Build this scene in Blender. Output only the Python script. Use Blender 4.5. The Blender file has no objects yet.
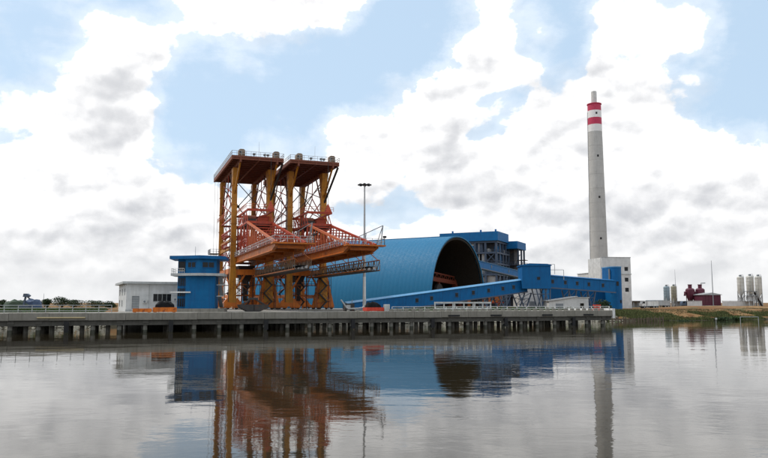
import bpy, math, random
from mathutils import Vector, Matrix, noise as mnoise
R = math.radians
random.seed(7)

# ------------------------------------------------------------------ camera
F, CX, CY, YH = 700.0, 384.0, 229.0, 302.6
HC = 6.4                                   # camera height; the water lies at 1.3, the deck at 4.6
PITCH = math.atan((YH - CY) / F)
scene = bpy.context.scene
cam = bpy.data.cameras.new('camera')
cam.sensor_width = 36.0
cam.sensor_fit = 'HORIZONTAL'
cam.lens = 36.0 * F / 768.0
cam.clip_start = 0.5
cam.clip_end = 12000
cam_o = bpy.data.objects.new('camera', cam)
scene.collection.objects.link(cam_o)
cam_o.location = (0, 0, HC)
cam_o.rotation_euler = (math.pi / 2 + PITCH, 0, 0)
scene.camera = cam_o

def pix_dir(px, py):
    xv, yv = (px - CX) / F, (CY - py) / F
    c, s = math.cos(PITCH), math.sin(PITCH)
    return Vector((xv, c - yv * s, s + yv * c))
def at(px, d):                              # ground plan point seen in column px at distance d
    return (d * (px - CX) / F * math.cos(PITCH), d)
def zat(py, d):                             # height of image row py at distance d
    v = pix_dir(CX, py)
    return HC + d * v.z / v.y

# ------------------------------------------------------------------ sun, sky
SUN = Vector((-0.62, 0.20, 0.95)).normalized()
sun = bpy.data.lights.new('sun', 'SUN')
sun.energy = 2.1
sun.angle = R(2.0)
sun.color = (1.0, 0.95, 0.87)
sun_o = bpy.data.objects.new('sun', sun)
scene.collection.objects.link(sun_o)
sun_o.rotation_euler = SUN.to_track_quat('Z', 'Y').to_euler()
sun_o.location = (-60, 20, 120)

world = bpy.data.worlds.new('World')
scene.world = world
world.use_nodes = True
SKY_STRENGTH = 0.1
def build_sky():
    nt = world.node_tree
    nt.nodes.clear()
    N, L = nt.nodes, nt.links
    def m(op, a, b=None, c=None, clamp=False):
        n = N.new('ShaderNodeMath'); n.operation = op; n.use_clamp = clamp
        for i, v in enumerate((a, b, c)):
            if v is None: continue
            if isinstance(v, (int, float)): n.inputs[i].default_value = v
            else: L.new(v, n.inputs[i])
        return n.outputs[0]
    def vm(op, a, b=None, out=0):
        n = N.new('ShaderNodeVectorMath'); n.operation = op
        for i, v in enumerate((a, b)):
            if v is None: continue
            if isinstance(v, (tuple, Vector)): n.inputs[i].default_value = tuple(v)
            else: L.new(v, n.inputs[i])
        return n.outputs[out]
    def noise(vec, scale, detail, rough, dist=0.0):
        n = N.new('ShaderNodeTexNoise'); n.noise_dimensions = '3D'
        n.inputs['Scale'].default_value = scale; n.inputs['Detail'].default_value = detail
        n.inputs['Roughness'].default_value = rough; n.inputs['Distortion'].default_value = dist
        L.new(vec, n.inputs['Vector'])
        return n
    def sstep(v, lo, hi, a=0.0, b=1.0):
        n = N.new('ShaderNodeMapRange'); n.interpolation_type = 'SMOOTHSTEP'
        for k, x in (('From Min', lo), ('From Max', hi), ('To Min', a), ('To Max', b)):
            n.inputs[k].default_value = x
        L.new(v, n.inputs['Value'])
        return n.outputs[0]
    def mix(f, a, b):
        n = N.new('ShaderNodeMix'); n.data_type = 'RGBA'
        L.new(f, n.inputs[0])
        for i, v in ((6, a), (7, b)):
            if isinstance(v, tuple): n.inputs[i].default_value = v + (1,)
            else: L.new(v, n.inputs[i])
        return n.outputs[2]
    tc = N.new('ShaderNodeTexCoord')
    d = vm('NORMALIZE', tc.outputs['Generated'])
    q = vm('MULTIPLY', d, (1.0, 1.0, 1.5))
    # layout: a warped direction, so that the blobs get ragged edges
    wn = noise(d, 6.0, 8, 0.62)
    w = vm('MULTIPLY', vm('SUBTRACT', wn.outputs['Color'], (0.5, 0.5, 0.5)), (0.15, 0.15, 0.13))
    dw = vm('NORMALIZE', vm('ADD', d, w))
    blobs = [  # px, py, radius px, amount (+ cloud, - clear)
        (255, 90, 62, -.20), (200, 112, 50, -.18), (318, 92, 48, -.17), (372, 62, 50, -.23), (425, 30, 44, -.24), (398, 48, 40, -.16), (345, 74, 40, -.12),
        (45, 14, 52, -.26), (150, 4, 34, -.20), (545, 40, 50, -.24), (735, 50, 66, -.30), (752, 108, 36, -.20),
        (490, 118, 26, -.17), (335, 190, 34, -.08), (230, 150, 34, -.10), (755, 192, 24, -.08), (590, 25, 30, -.14), (300, 66, 46, -.14), (195, 150, 36, -.10), (205, 70, 36, -.12),
        (105, 80, 62, .20), (262, 8, 70, .20), (492, 45, 36, .20), (395, 118, 62, .17), (640, 88, 66, .20),
        (570, 100, 46, .16), (688, 32, 22, .18), (55, 150, 80, .16), (150, 190, 70, .14), (520, 180, 90, .15),
        (690, 190, 80, .13), (312, 140, 42, .16), (375, 108, 32, .10), (452, 98, 36, .14), (318, 12, 36, .14)]
    bias = None
    for px, py, r, a in blobs:
        v = pix_dir(px, py).normalized()
        dot = vm('DOT_PRODUCT', dw, v, out=1)
        b = sstep(dot, math.cos(r / F * 1.45), math.cos(r / F * 0.3), 0.0, a)
        bias = b if bias is None else m('ADD', bias, b)
    f0 = noise(q, 4.2, 10, 0.58, 0.2).outputs['Fac']
    qs = vm('ADD', q, (-0.02, 0.0, 0.055))
    f0s = noise(q, 4.2, 3, 0.5, 0.2).outputs['Fac']
    f1 = noise(qs, 4.2, 3, 0.5, 0.2).outputs['Fac']
    fine = noise(q, 21.0, 7, 0.6, 0.3).outputs['Fac']
    zc = N.new('ShaderNodeSeparateXYZ'); L.new(d, zc.inputs[0])
    low = sstep(zc.outputs[2], 0.02, 0.26, 0.20, 0.0)          # cloud banks up towards the horizon
    dens = m('ADD', m('ADD', m('MULTIPLY_ADD', f0, 0.85, 0.075), m('ADD', bias, low)), m('MULTIPLY', m('SUBTRACT', fine, 0.5), 0.34))
    def billow(vec, scale):
        n = N.new('ShaderNodeTexVoronoi'); n.feature = 'F1'; n.inputs['Scale'].default_value = scale
        n.inputs['Detail'].default_value = 1.5; n.inputs['Roughness'].default_value = 0.55
        L.new(vec, n.inputs['Vector']); return m('SUBTRACT', 0.50, n.outputs['Distance'])
    wq = vm('ADD', q, vm('MULTIPLY', w, (0.5, 0.5, 0.5)))
    b0 = billow(wq, 13.0)
    dens = m('ADD', dens, m('MULTIPLY_ADD', b0, 0.24, 0.07))
    cover = sstep(dens, 0.44, 0.555)
    thin = sstep(m('ADD', dens, m('MULTIPLY', m('SUBTRACT', noise(vm('MULTIPLY', d, (1.0, 1.0, 3.0)), 5.0, 8, 0.65, 1.0).outputs['Fac'], 0.5), 0.4)), 0.16, 0.54, 0.0, 0.34)
    cover = m('MAXIMUM', cover, thin)
    # relief: thicker towards the sun means we look at an underside
    qs2 = vm('ADD', q, (-0.01, 0.0, 0.022))
    g0 = noise(q, 11.0, 7, 0.58, 0.3).outputs['Fac']
    g1 = noise(qs2, 11.0, 7, 0.58, 0.3).outputs['Fac']
    rel = m('ADD', m('MULTIPLY', m('SUBTRACT', f0s, f1), 2.4), m('MULTIPLY', m('SUBTRACT', g0, g1), 1.1))
    thick = sstep(dens, 0.50, 0.86, 0.30, -0.16)
    puff = noise(q, 26.0, 8, 0.62, 0.4).outputs['Fac']
    lit = sstep(m('ADD', m('ADD', rel, thick), m('ADD', m('MULTIPLY', m('SUBTRACT', puff, 0.5), 0.35), m('MULTIPLY', m('SUBTRACT', b0, billow(vm('ADD', wq, (-0.006, 0.0, 0.016)), 13.0)), 1.0))), -0.80, 0.74)
    base_lo = sstep(zc.outputs[2], 0.0, 0.34, -0.12, 0.10)
    lit = m('ADD', lit, base_lo, clamp=True)
    c = 1.0 / SKY_STRENGTH
    cloud = mix(lit, (0.66 * c, 0.675 * c, 0.71 * c), (1.40 * c, 1.39 * c, 1.38 * c))
    hz = sstep(zc.outputs[2], 0.0, 0.12, 0.75, 0.0)
    cloud = mix(hz, cloud, (0.90 * c, 0.91 * c, 0.92 * c))
    sky = N.new('ShaderNodeTexSky'); sky.sky_type = 'NISHITA'
    sky.sun_disc = False
    sky.sun_elevation = math.asin(SUN.z)
    sky.sun_rotation = math.atan2(SUN.x, SUN.y)
    sky.air_density = 1.0; sky.dust_density = 2.0; sky.ozone_density = 1.5
    skyc = vm('MULTIPLY', sky.outputs[0], (1.0, 1.0, 1.0))
    veil = N.new('ShaderNodeMix'); veil.data_type = 'RGBA'; veil.inputs[0].default_value = 0.72
    L.new(skyc, veil.inputs[6]); veil.inputs[7].default_value = (0.72 * c, 0.94 * c, 1.17 * c, 1)
    col = mix(cover, veil.outputs[2], cloud)
    # below the horizon the world is not seen: same pale tone
    bg = N.new('ShaderNodeBackground'); bg.inputs['Strength'].default_value = SKY_STRENGTH
    L.new(col, bg.inputs['Color'])
    out = N.new('ShaderNodeOutputWorld'); L.new(bg.outputs[0], out.inputs['Surface'])
build_sky()
world.cycles.sampling_method = 'MANUAL'
world.cycles.sample_map_resolution = 512

scene.view_settings.view_transform = 'Standard'
scene.view_settings.look = 'None'
scene.view_settings.gamma = 1
scene.view_settings.exposure = -0.06
scene.view_settings.use_curve_mapping = False
scene.render.engine = 'CYCLES'
scene.cycles.max_bounces = 6

# ------------------------------------------------------------------ helpers
COL = scene.collection
MATS = {}
def mat(name, col, rough=0.6, metal=0.0, var=0.18, scale=0.6, dirt=None, dirt_amt=0.35, streak=False,
        wave=None, bump=0.0, bscale=6.0, spec=0.4, rust=None):
    """painted / mineral surface: tonal variation, dirt or streaks, optional corrugation (period in m, axis)"""
    mt = bpy.data.materials.new(name); mt.use_nodes = True
    nt = mt.node_tree; N, L = nt.nodes, nt.links
    b = N['Principled BSDF']
    b.inputs['Roughness'].default_value = rough
    b.inputs['Metallic'].default_value = metal
    b.inputs['Specular IOR Level'].default_value = spec
    tc = N.new('ShaderNodeTexCoord')
    def noise(sc, det, mp=None):
        n = N.new('ShaderNodeTexNoise'); n.inputs['Scale'].default_value = sc; n.inputs['Detail'].default_value = det
        n.inputs['Roughness'].default_value = 0.6
        if mp:
            q = N.new('ShaderNodeMapping'); q.inputs['Scale'].default_value = mp
            L.new(tc.outputs['Object'], q.inputs[0]); L.new(q.outputs[0], n.inputs['Vector'])
        else: L.new(tc.outputs['Object'], n.inputs['Vector'])
        return n.outputs['Fac']
    def ramp(v, lo, hi, a, c):
        n = N.new('ShaderNodeMapRange'); L.new(v, n.inputs[0])
        for i, x in enumerate((lo, hi, a, c)): n.inputs[i + 1].default_value = x
        return n.outputs[0]
    def mixc(f, a, c2, mode='MIX'):
        n = N.new('ShaderNodeMix'); n.data_type = 'RGBA'; n.blend_type = mode
        L.new(f, n.inputs[0]) if not isinstance(f, float) else setattr(n.inputs[0], 'default_value', f)
        for i, v in ((6, a), (7, c2)):
            if isinstance(v, tuple): n.inputs[i].default_value = v + (1,)
            else: L.new(v, n.inputs[i])
        return n.outputs[2]
    lo = tuple(x * (1 - var) for x in col); hi = tuple(min(1, x * (1 + var)) for x in col)
    c = mixc(ramp(noise(scale, 5), 0.3, 0.7, 0, 1), lo, hi)
    oi = N.new('ShaderNodeObjectInfo')
    c = mixc(ramp(oi.outputs['Random'], 0, 1, 0.0, 0.22), c, tuple(x * 0.72 for x in col))
    if dirt:
        s = (1.3, 1.3, 0.12) if streak else (0.5, 0.5, 0.5)
        c = mixc(ramp(noise(1.2, 6, s), 0.48, 0.72, 0, dirt_amt), c, dirt)
    if rust:
        c = mixc(ramp(noise(0.9, 8), 0.58, 0.66, 0, 0.8), c, rust)
    L.new(c, b.inputs['Base Color'])
    L.new(ramp(noise(2.0, 3), 0.3, 0.7, max(0.05, rough - 0.12), min(1, rough + 0.12)), b.inputs['Roughness'])
    if wave or bump:
        bp = N.new('ShaderNodeBump'); bp.inputs['Distance'].default_value = 0.05
        if wave:
            w = N.new('ShaderNodeTexWave'); w.bands_direction = wave[1]; w.inputs['Scale'].default_value = 0.314 / wave[0]
            w.wave_profile = 'SIN'
            L.new(tc.outputs['Object'], w.inputs['Vector']); L.new(w.outputs['Fac'], bp.inputs['Height'])
            bp.inputs['Strength'].default_value = 0.5
        else:
            L.new(noise(bscale, 6), bp.inputs['Height']); bp.inputs['Strength'].default_value = bump
        L.new(bp.outputs[0], b.inputs['Normal'])
    MATS[name] = mt
    return mt

class MB:
    def __init__(s): s.v = []; s.f = []
    def add(s, vs, fs):
        o = len(s.v); s.v += [tuple(v) for v in vs]; s.f += [tuple(i + o for i in f) for f in fs]
        return s
    def box(s, x0, x1, y0, y1, z0, z1):
        return s.add([(x0,y0,z0),(x1,y0,z0),(x1,y1,z0),(x0,y1,z0),(x0,y0,z1),(x1,y0,z1),(x1,y1,z1),(x0,y1,z1)],
                     [(0,3,2,1),(4,5,6,7),(0,1,5,4),(1,2,6,5),(2,3,7,6),(3,0,4,7)])
    def frustum(s, r0, r1, z0, z1):            # rects (x0,x1,y0,y1)
        a, b = r0, r1
        return s.add([(a[0],a[2],z0),(a[1],a[2],z0),(a[1],a[3],z0),(a[0],a[3],z0),(b[0],b[2],z1),(b[1],b[2],z1),(b[1],b[3],z1),(b[0],b[3],z1)],
                     [(0,3,2,1),(4,5,6,7),(0,1,5,4),(1,2,6,5),(2,3,7,6),(3,0,4,7)])
    def bar(s, p, q, w, h=None):
        h = h or w; p, q = Vector(p), Vector(q); d = (q - p).normalized()
        up = Vector((0, 0, 1)) if abs(d.z) < 0.95 else Vector((0, 1, 0))
        a = d.cross(up).normalized(); b = a.cross(d).normalized()
        c = []
        for e in (p, q):
            for i, j in ((-1,-1),(1,-1),(1,1),(-1,1)): c.append(e + a * (i * w / 2) + b * (j * h / 2))
        return s.add(c, [(3,2,1,0),(4,5,6,7),(0,1,5,4),(1,2,6,5),(2,3,7,6),(3,0,4,7)])
    def tube(s, pts, r, n=8):
        pts = [Vector(p) for p in pts]; rings = []
        for i, p in enumerate(pts):
            d = (pts[min(i + 1, len(pts) - 1)] - pts[max(i - 1, 0)]).normalized()
            up = Vector((0, 0, 1)) if abs(d.z) < 0.9 else Vector((0, 1, 0))
            a = d.cross(up).normalized(); b = a.cross(d)
            rr = r[i] if isinstance(r, (list, tuple)) else r
            rings.append([p + (a * math.cos(t) + b * math.sin(t)) * rr for t in [2 * math.pi * k / n for k in range(n)]])
        o = [v for g in rings for v in g]; f = []
        for i in range(len(pts) - 1):
            for k in range(n): f.append((i*n+k, i*n+(k+1)%n, (i+1)*n+(k+1)%n, (i+1)*n+k))
        f.append(tuple(reversed(range(n)))); f.append(tuple((len(pts)-1)*n + k for k in range(n)))
        return s.add(o, f)
    def lathe(s, prof, n=24, cx=0, cy=0):
        o = []; f = []
        for r, z in prof:
            for k in range(n):
                t = 2 * math.pi * k / n; o.append((cx + r * math.cos(t), cy + r * math.sin(t), z))
        for i in range(len(prof) - 1):
            for k in range(n): f.append((i*n+k, i*n+(k+1)%n, (i+1)*n+(k+1)%n, (i+1)*n+k))
        if prof[0][0] > 1e-4: f.append(tuple(reversed(range(n))))
        if prof[-1][0] > 1e-4: f.append(tuple((len(prof)-1)*n + k for k in range(n)))
        return s.add(o, f)
    def prism(s, poly, axis, a0, a1):          # poly in the two other axes (cyclic order kept x<y<z)
        n = len(poly)
        def P(u, v, a): return (a, u, v) if axis == 'x' else (u, a, v) if axis == 'y' else (u, v, a)
        o = [P(u, v, a0) for u, v in poly] + [P(u, v, a1) for u, v in poly]
        f = [tuple(reversed(range(n))), tuple(range(n, 2 * n))] + [(i, (i+1)%n, n+(i+1)%n, n+i) for i in range(n)]
        return s.add(o, f)
    def mesh(s, name, m, smooth=False):
        me = bpy.data.meshes.new(name); me.from_pydata(s.v, [], s.f); me.validate()
        import bmesh
        bm = bmesh.new(); bm.from_mesh(me); bmesh.ops.recalc_face_normals(bm, faces=bm.faces); bm.to_mesh(me); bm.free()
        me.materials.append(MATS[m])
        if smooth:
            me.polygons.foreach_set('use_smooth', [True] * len(me.polygons)); me.set_sharp_from_angle(angle=R(38))
        me.update()
        return me
    def build(s, name, m, parent=None, smooth=False, loc=(0,0,0), rz=0):
        return inst(name, s.mesh(name, m, smooth), parent, loc, rz)
def inst(name, me, parent=None, loc=(0,0,0), rz=0):
    o = bpy.data.objects.new(name, me); COL.objects.link(o)
    o.parent = parent; o.location = loc; o.rotation_euler = (0, 0, rz)
    return o
def tag(o, label, cat, group=None):
    o['label'] = label; o['category'] = cat
    if group: o['group'] = group
    return o
def thing(name, label, cat, loc, rz=0, group=None):
    o = bpy.data.objects.new(name, None); COL.objects.link(o)
    o.empty_display_size = 0.5
    o.location = loc; o.rotation_euler = (0, 0, rz)
    return tag(o, label, cat, group)
def copy_tree(o, parent=None):
    c = o.copy(); COL.objects.link(c); c.parent = parent
    for ch in list(o.children): copy_tree(ch, c)
    return c
def box(name, m, parent, *a, **k): return MB().box(*a).build(name, m, parent, **k)

# ------------------------------------------------------------------ materials
mat('concrete', (0.30, 0.29, 0.265), 0.85, dirt=(0.12, 0.11, 0.09), streak=True, dirt_amt=0.6, bump=0.3, var=0.25)
mat('concrete_pale', (0.225, 0.21, 0.178), 0.85, dirt=(0.13, 0.12, 0.09), streak=True, dirt_amt=0.75, bump=0.3)
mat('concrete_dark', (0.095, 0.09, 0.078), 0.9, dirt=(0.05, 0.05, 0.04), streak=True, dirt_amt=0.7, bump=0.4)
mat('pile_concrete', (0.22, 0.21, 0.185), 0.85, dirt=(0.05, 0.05, 0.035), streak=True, dirt_amt=0.8, bump=0.4, var=0.3)
mat('slime_shade', (0.040, 0.042, 0.028), 0.6, dirt=(0.02, 0.02, 0.015))  # dark waterline tone, also paints in the shadow on the piles
mat('rubber', (0.015, 0.015, 0.016), 0.75)
mat('black_tarp', (0.010, 0.010, 0.011), 0.85, spec=0.15, bump=0.6, bscale=2.0)
mat('white_paint', (0.72, 0.72, 0.70), 0.55, dirt=(0.30, 0.27, 0.22), streak=True, dirt_amt=0.5)
mat('white_wall', (0.60, 0.60, 0.585), 0.8, dirt=(0.42, 0.41, 0.38), streak=True, dirt_amt=0.4, bump=0.1)
mat('trim_grey', (0.45, 0.46, 0.45), 0.7, dirt=(0.2, 0.2, 0.18), streak=True)
mat('blue_panel', (0.0, 0.115, 0.31), 0.6, spec=0.25, dirt=(0.01, 0.06, 0.17), streak=True, dirt_amt=0.5, wave=(0.25, 'X'), var=0.12)
mat('blue_wall', (0.0, 0.11, 0.275), 0.65, spec=0.25, dirt=(0.008, 0.055, 0.17), streak=True, dirt_amt=0.5, var=0.12)
mat('shed_blue', (0.008, 0.150, 0.30), 0.62, spec=0.3, wave=(1.5, 'X'), dirt=(0.012, 0.10, 0.20), streak=False, dirt_amt=0.4, var=0.06)
mat('roof_blue', (0.07, 0.27, 0.50), 0.45, dirt=(0.12, 0.22, 0.30), dirt_amt=0.5)
mat('glass_dark', (0.010, 0.012, 0.014), 0.25, spec=0.25, var=0.3)
mat('ochre_steel', (0.46, 0.185, 0.010), 0.55, dirt=(0.14, 0.06, 0.02), streak=True, dirt_amt=0.6, rust=(0.20, 0.06, 0.015), var=0.2)
mat('orange_steel', (0.56, 0.145, 0.010), 0.55, dirt=(0.18, 0.06, 0.02), streak=True, dirt_amt=0.6, rust=(0.22, 0.05, 0.015), var=0.2)
mat('red_steel', (0.38, 0.045, 0.014), 0.55, dirt=(0.13, 0.025, 0.02), streak=True, dirt_amt=0.6, var=0.2)
mat('salmon_lit_steel', (0.50, 0.115, 0.035), 0.55, dirt=(0.3, 0.08, 0.04), dirt_amt=0.5, var=0.15)  # paler red; on the left boom stay it carries painted-in sunlight
mat('maroon_deck', (0.19, 0.058, 0.030), 0.7, dirt=(0.04, 0.015, 0.012), dirt_amt=0.6, var=0.25)
mat('brown_box', (0.22, 0.15, 0.10), 0.7, dirt=(0.08, 0.05, 0.03), streak=True)
mat('dark_steel', (0.035, 0.032, 0.030), 0.6, rust=(0.08, 0.03, 0.015), var=0.3)
mat('grey_steel', (0.22, 0.24, 0.26), 0.5, metal=0.3, dirt=(0.10, 0.09, 0.08))
mat('galvanised', (0.42, 0.43, 0.43), 0.45, metal=0.3, dirt=(0.22, 0.20, 0.18), streak=True)
mat('blue_grey_steel', (0.07, 0.10, 0.15), 0.5, dirt=(0.04, 0.04, 0.05))
mat('boiler_frame', (0.045, 0.070, 0.115), 0.55, dirt=(0.05, 0.05, 0.055))
mat('boiler_dark', (0.035, 0.04, 0.05), 0.7, dirt=(0.12, 0.07, 0.04), dirt_amt=0.5)
mat('boiler_silver', (0.40, 0.40, 0.39), 0.45, metal=0.2, dirt=(0.18, 0.13, 0.09), dirt_amt=0.6)
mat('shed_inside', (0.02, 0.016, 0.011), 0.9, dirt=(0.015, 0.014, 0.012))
mat('rusty_red', (0.17, 0.035, 0.015), 0.7, dirt=(0.05, 0.02, 0.012), dirt_amt=0.6)
mat('coal', (0.012, 0.011, 0.011), 0.9, bump=0.8, bscale=1.5)
mat('chimney_concrete', (0.43, 0.43, 0.415), 0.85, dirt=(0.32, 0.315, 0.30), streak=True, dirt_amt=0.5, var=0.1, scale=0.15)
mat('band_red', (0.48, 0.030, 0.085), 0.6, var=0.12, dirt=(0.3, 0.05, 0.07), streak=True)
mat('band_white', (0.74, 0.74, 0.73), 0.6, var=0.06, dirt=(0.5, 0.48, 0.46), streak=True)
mat('flue_steel', (0.50, 0.49, 0.47), 0.5, dirt=(0.2, 0.18, 0.16), streak=True)
mat('maroon_paint', (0.095, 0.016, 0.034), 0.55, dirt=(0.06, 0.02, 0.03), streak=True)
mat('silo_cream', (0.58, 0.57, 0.53), 0.6, dirt=(0.28, 0.25, 0.19), streak=True, dirt_amt=0.7)
mat('silo_blue', (0.26, 0.34, 0.39), 0.55, dirt=(0.16, 0.18, 0.19), streak=True, dirt_amt=0.6)
mat('silo_ochre', (0.34, 0.32, 0.24), 0.55, dirt=(0.16, 0.15, 0.12), streak=True, dirt_amt=0.6)
mat('red_paint', (0.55, 0.045, 0.02), 0.5, dirt=(0.2, 0.04, 0.02))
mat('wood', (0.12, 0.09, 0.065), 0.9, var=0.3)
mat('blue_tarp', (0.045, 0.075, 0.14), 0.7, bump=0.6, bscale=1.2)
mat('green_net', (0.045, 0.07, 0.045), 0.8, bump=0.5, bscale=1.5, var=0.35)
mat('stone', (0.24, 0.225, 0.18), 0.9, var=0.35, bump=0.5, bscale=2.0)
mat('bark', (0.07, 0.055, 0.04), 0.9)
mat('yellow_pipe', (0.45, 0.36, 0.20), 0.6, dirt=(0.2, 0.17, 0.12))
def leaf_mat(name, col, var):
    mt = bpy.data.materials.new(name); mt.use_nodes = True
    N, L = mt.node_tree.nodes, mt.node_tree.links; b = N['Principled BSDF']
    g = N.new('ShaderNodeNewGeometry')
    r = N.new('ShaderNodeMix'); r.data_type = 'RGBA'
    r.inputs[6].default_value = tuple(c * (1 - var) for c in col) + (1,); r.inputs[7].default_value = tuple(c * (1 + var) for c in col) + (1,)
    L.new(g.outputs['Random Per Island'], r.inputs[0]); L.new(r.outputs[2], b.inputs['Base Color'])
    b.inputs['Roughness'].default_value = 0.7; b.inputs['Specular IOR Level'].default_value = 0.2
    MATS[name] = mt
leaf_mat('leaf_dark', (0.030, 0.055, 0.022), 0.5)
leaf_mat('leaf_mid', (0.055, 0.095, 0.028), 0.5)
leaf_mat('grass', (0.085, 0.100, 0.035), 0.6)
leaf_mat('dry_grass', (0.13, 0.105, 0.05), 0.5)

# ------------------------------------------------------------------ quay frame: s runs along the quay, n inland
TH = R(20.5)
ES, EN = Vector((math.cos(TH), math.sin(TH))), Vector((-math.sin(TH), math.cos(TH)))
P0 = Vector(at(0, 113.7))
def sn(s, n): return P0 + ES * s + EN * n
def s_at(n, px):
    k = (px - CX) / F * math.cos(PITCH); b = P0 + EN * n
    return (k * b.y - b.x) / (ES.x - k * ES.y)
def to_sn(p): d = Vector(p) - P0; return d.dot(ES), d.dot(EN)
DECK, LAND, WZ = 4.6, 4.2, 1.3

# ------------------------------------------------------------------ water
def water_mat():
    mt = bpy.data.materials.new('water'); mt.use_nodes = True
    N, L = mt.node_tree.nodes, mt.node_tree.links; b = N['Principled BSDF']
    b.inputs['Base Color'].default_value = (0.026, 0.021, 0.012, 1)
    b.inputs['IOR'].default_value = 1.33; b.inputs['Roughness'].default_value = 0.03
    b.inputs['Specular IOR Level'].default_value = 0.5
    tc = N.new('ShaderNodeTexCoord')
    def noise(sc, det, mp, rough=0.5, dist=0.0):
        q = N.new('ShaderNodeMapping'); q.inputs['Scale'].default_value = mp; q.inputs['Rotation'].default_value = (0, 0, R(6))
        L.new(tc.outputs['Object'], q.inputs[0])
        n = N.new('ShaderNodeTexNoise'); n.inputs['Scale'].default_value = sc; n.inputs['Detail'].default_value = det
        n.inputs['Roughness'].default_value = rough; n.inputs['Distortion'].default_value = dist
        L.new(q.outputs[0], n.inputs['Vector']); return n.outputs['Fac']
    def mul(a, c): 
        n = N.new('ShaderNodeMath'); n.operation = 'MULTIPLY'
        L.new(a, n.inputs[0])
        if isinstance(c, float): n.inputs[1].default_value = c
        else: L.new(c, n.inputs[1])
        return n.outputs[0]
    def addn(a, c):
        n = N.new('ShaderNodeMath'); n.operation = 'ADD'; L.new(a, n.inputs[0]); L.new(c, n.inputs[1]); return n.outputs[0]
    swell = noise(0.16, 2, (0.6, 1.0, 1.0))
    rip = noise(1.1, 3, (0.55, 1.0, 1.0), 0.5, 0.8)
    fine = noise(3.4, 3, (0.7, 1.0, 1.0), 0.55)
    patch = N.new('ShaderNodeMapRange'); L.new(noise(0.028, 3, (0.35, 1.0, 1.0)), patch.inputs[0])
    for i, x in enumerate((0.40, 0.62, 0.25, 1.0)): patch.inputs[i + 1].default_value = x
    h = addn(mul(swell, 0.30), mul(addn(mul(rip, 0.085), mul(fine, 0.020)), patch.outputs[0]))
    bp = N.new('ShaderNodeBump'); bp.inputs['Strength'].default_value = 1.0; bp.inputs['Distance'].default_value = WAVE
    L.new(h, bp.inputs['Height']); L.new(bp.outputs[0], b.inputs['Normal'])
    MATS['water'] = mt
WAVE = 0.14
water_mat()
w = MB().add([(-4000, -60, WZ), (4000, -60, WZ), (4000, 5000, WZ), (-4000, 5000, WZ)], [(0, 1, 2, 3)]).build('water', 'water')
w['kind'] = 'structure'

# ------------------------------------------------------------------ ground: bank and land behind it
def ground_mat():
    mt = bpy.data.materials.new('ground'); mt.use_nodes = True
    N, L = mt.node_tree.nodes, mt.node_tree.links; b = N['Principled BSDF']; b.inputs['Roughness'].default_value = 0.95
    b.inputs['Specular IOR Level'].default_value = 0.1
    tc = N.new('ShaderNodeTexCoord')
    def noise(sc, det):
        n = N.new('ShaderNodeTexNoise'); n.inputs['Scale'].default_value = sc; n.inputs['Detail'].default_value = det
        L.new(tc.outputs['Object'], n.inputs['Vector']); return n.outputs['Fac']
    def ramp(v, lo, hi):
        n = N.new('ShaderNodeMapRange'); L.new(v, n.inputs[0]); n.inputs[1].default_value = lo; n.inputs[2].default_value = hi; return n.outputs[0]
    def mx(f, a, c):
        n = N.new('ShaderNodeMix'); n.data_type = 'RGBA'; L.new(f, n.inputs[0])
        for i, v in ((6, a), (7, c)):
            if isinstance(v, tuple): n.inputs[i].default_value = v + (1,)
            else: L.new(v, n.inputs[i])
        return n.outputs[2]
    c = mx(ramp(noise(0.05, 5), 0.4, 0.6), (0.18, 0.088, 0.034), (0.26, 0.165, 0.080))
    c = mx(ramp(noise(0.4, 6), 0.5, 0.62), c, (0.15, 0.072, 0.03))
    c = mx(ramp(noise(0.11, 6), 0.56, 0.63), c, (0.10, 0.10, 0.045))
    sp = N.new('ShaderNodeSeparateXYZ'); g = N.new('ShaderNodeNewGeometry'); L.new(g.outputs['Position'], sp.inputs[0])
    c = mx(ramp(sp.outputs[2], 2.1, 1.6), c, (0.055, 0.05, 0.035))
    L.new(c, b.inputs['Base Color'])
    bp = N.new('ShaderNodeBump'); bp.inputs['Strength'].default_value = 0.6; bp.inputs['Distance'].default_value = 0.4
    L.new(noise(0.8, 6), bp.inputs['Height']); L.new(bp.outputs[0], b.inputs['Normal'])
    MATS['ground'] = mt
ground_mat()
def shore_n(s): return 30.5 + 1.6 * mnoise.noise(Vector((s * 0.06, 3.1, 0))) + 0.8 * mnoise.noise(Vector((s * 0.25, 1.1, 0)))
def land_z(s, n):
    u = n - shore_n(s)
    prof = [(-10, -3), (-3, 0.2), (0, WZ), (2, 2.1), (5, 3.2), (8, 3.8), (11, LAND), (1e9, LAND)]
    for (a, za), (b, zb) in zip(prof, prof[1:]):
        if u <= b: z = za + (zb - za) * max(0, (u - a)) / (b - a); break
    if u < -10: z = -3
    rough = 0.25 * mnoise.noise(Vector((s * 0.12, n * 0.12, 0))) * min(1, max(0, u / 6))
    x, y = sn(s, n)
    k = (x / max(y, 1)) * F / math.cos(PITCH) + CX          # heaped soil on the open ground to the right
    if k > 640 and y < 330:
        a = min(1, (k - 640) / 40) * math.exp(-((n - 78) / 22) ** 2)
        z += a * (0.8 + 0.7 * mnoise.noise(Vector((s * 0.05, n * 0.06, 5))))
    return z + rough
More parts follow.
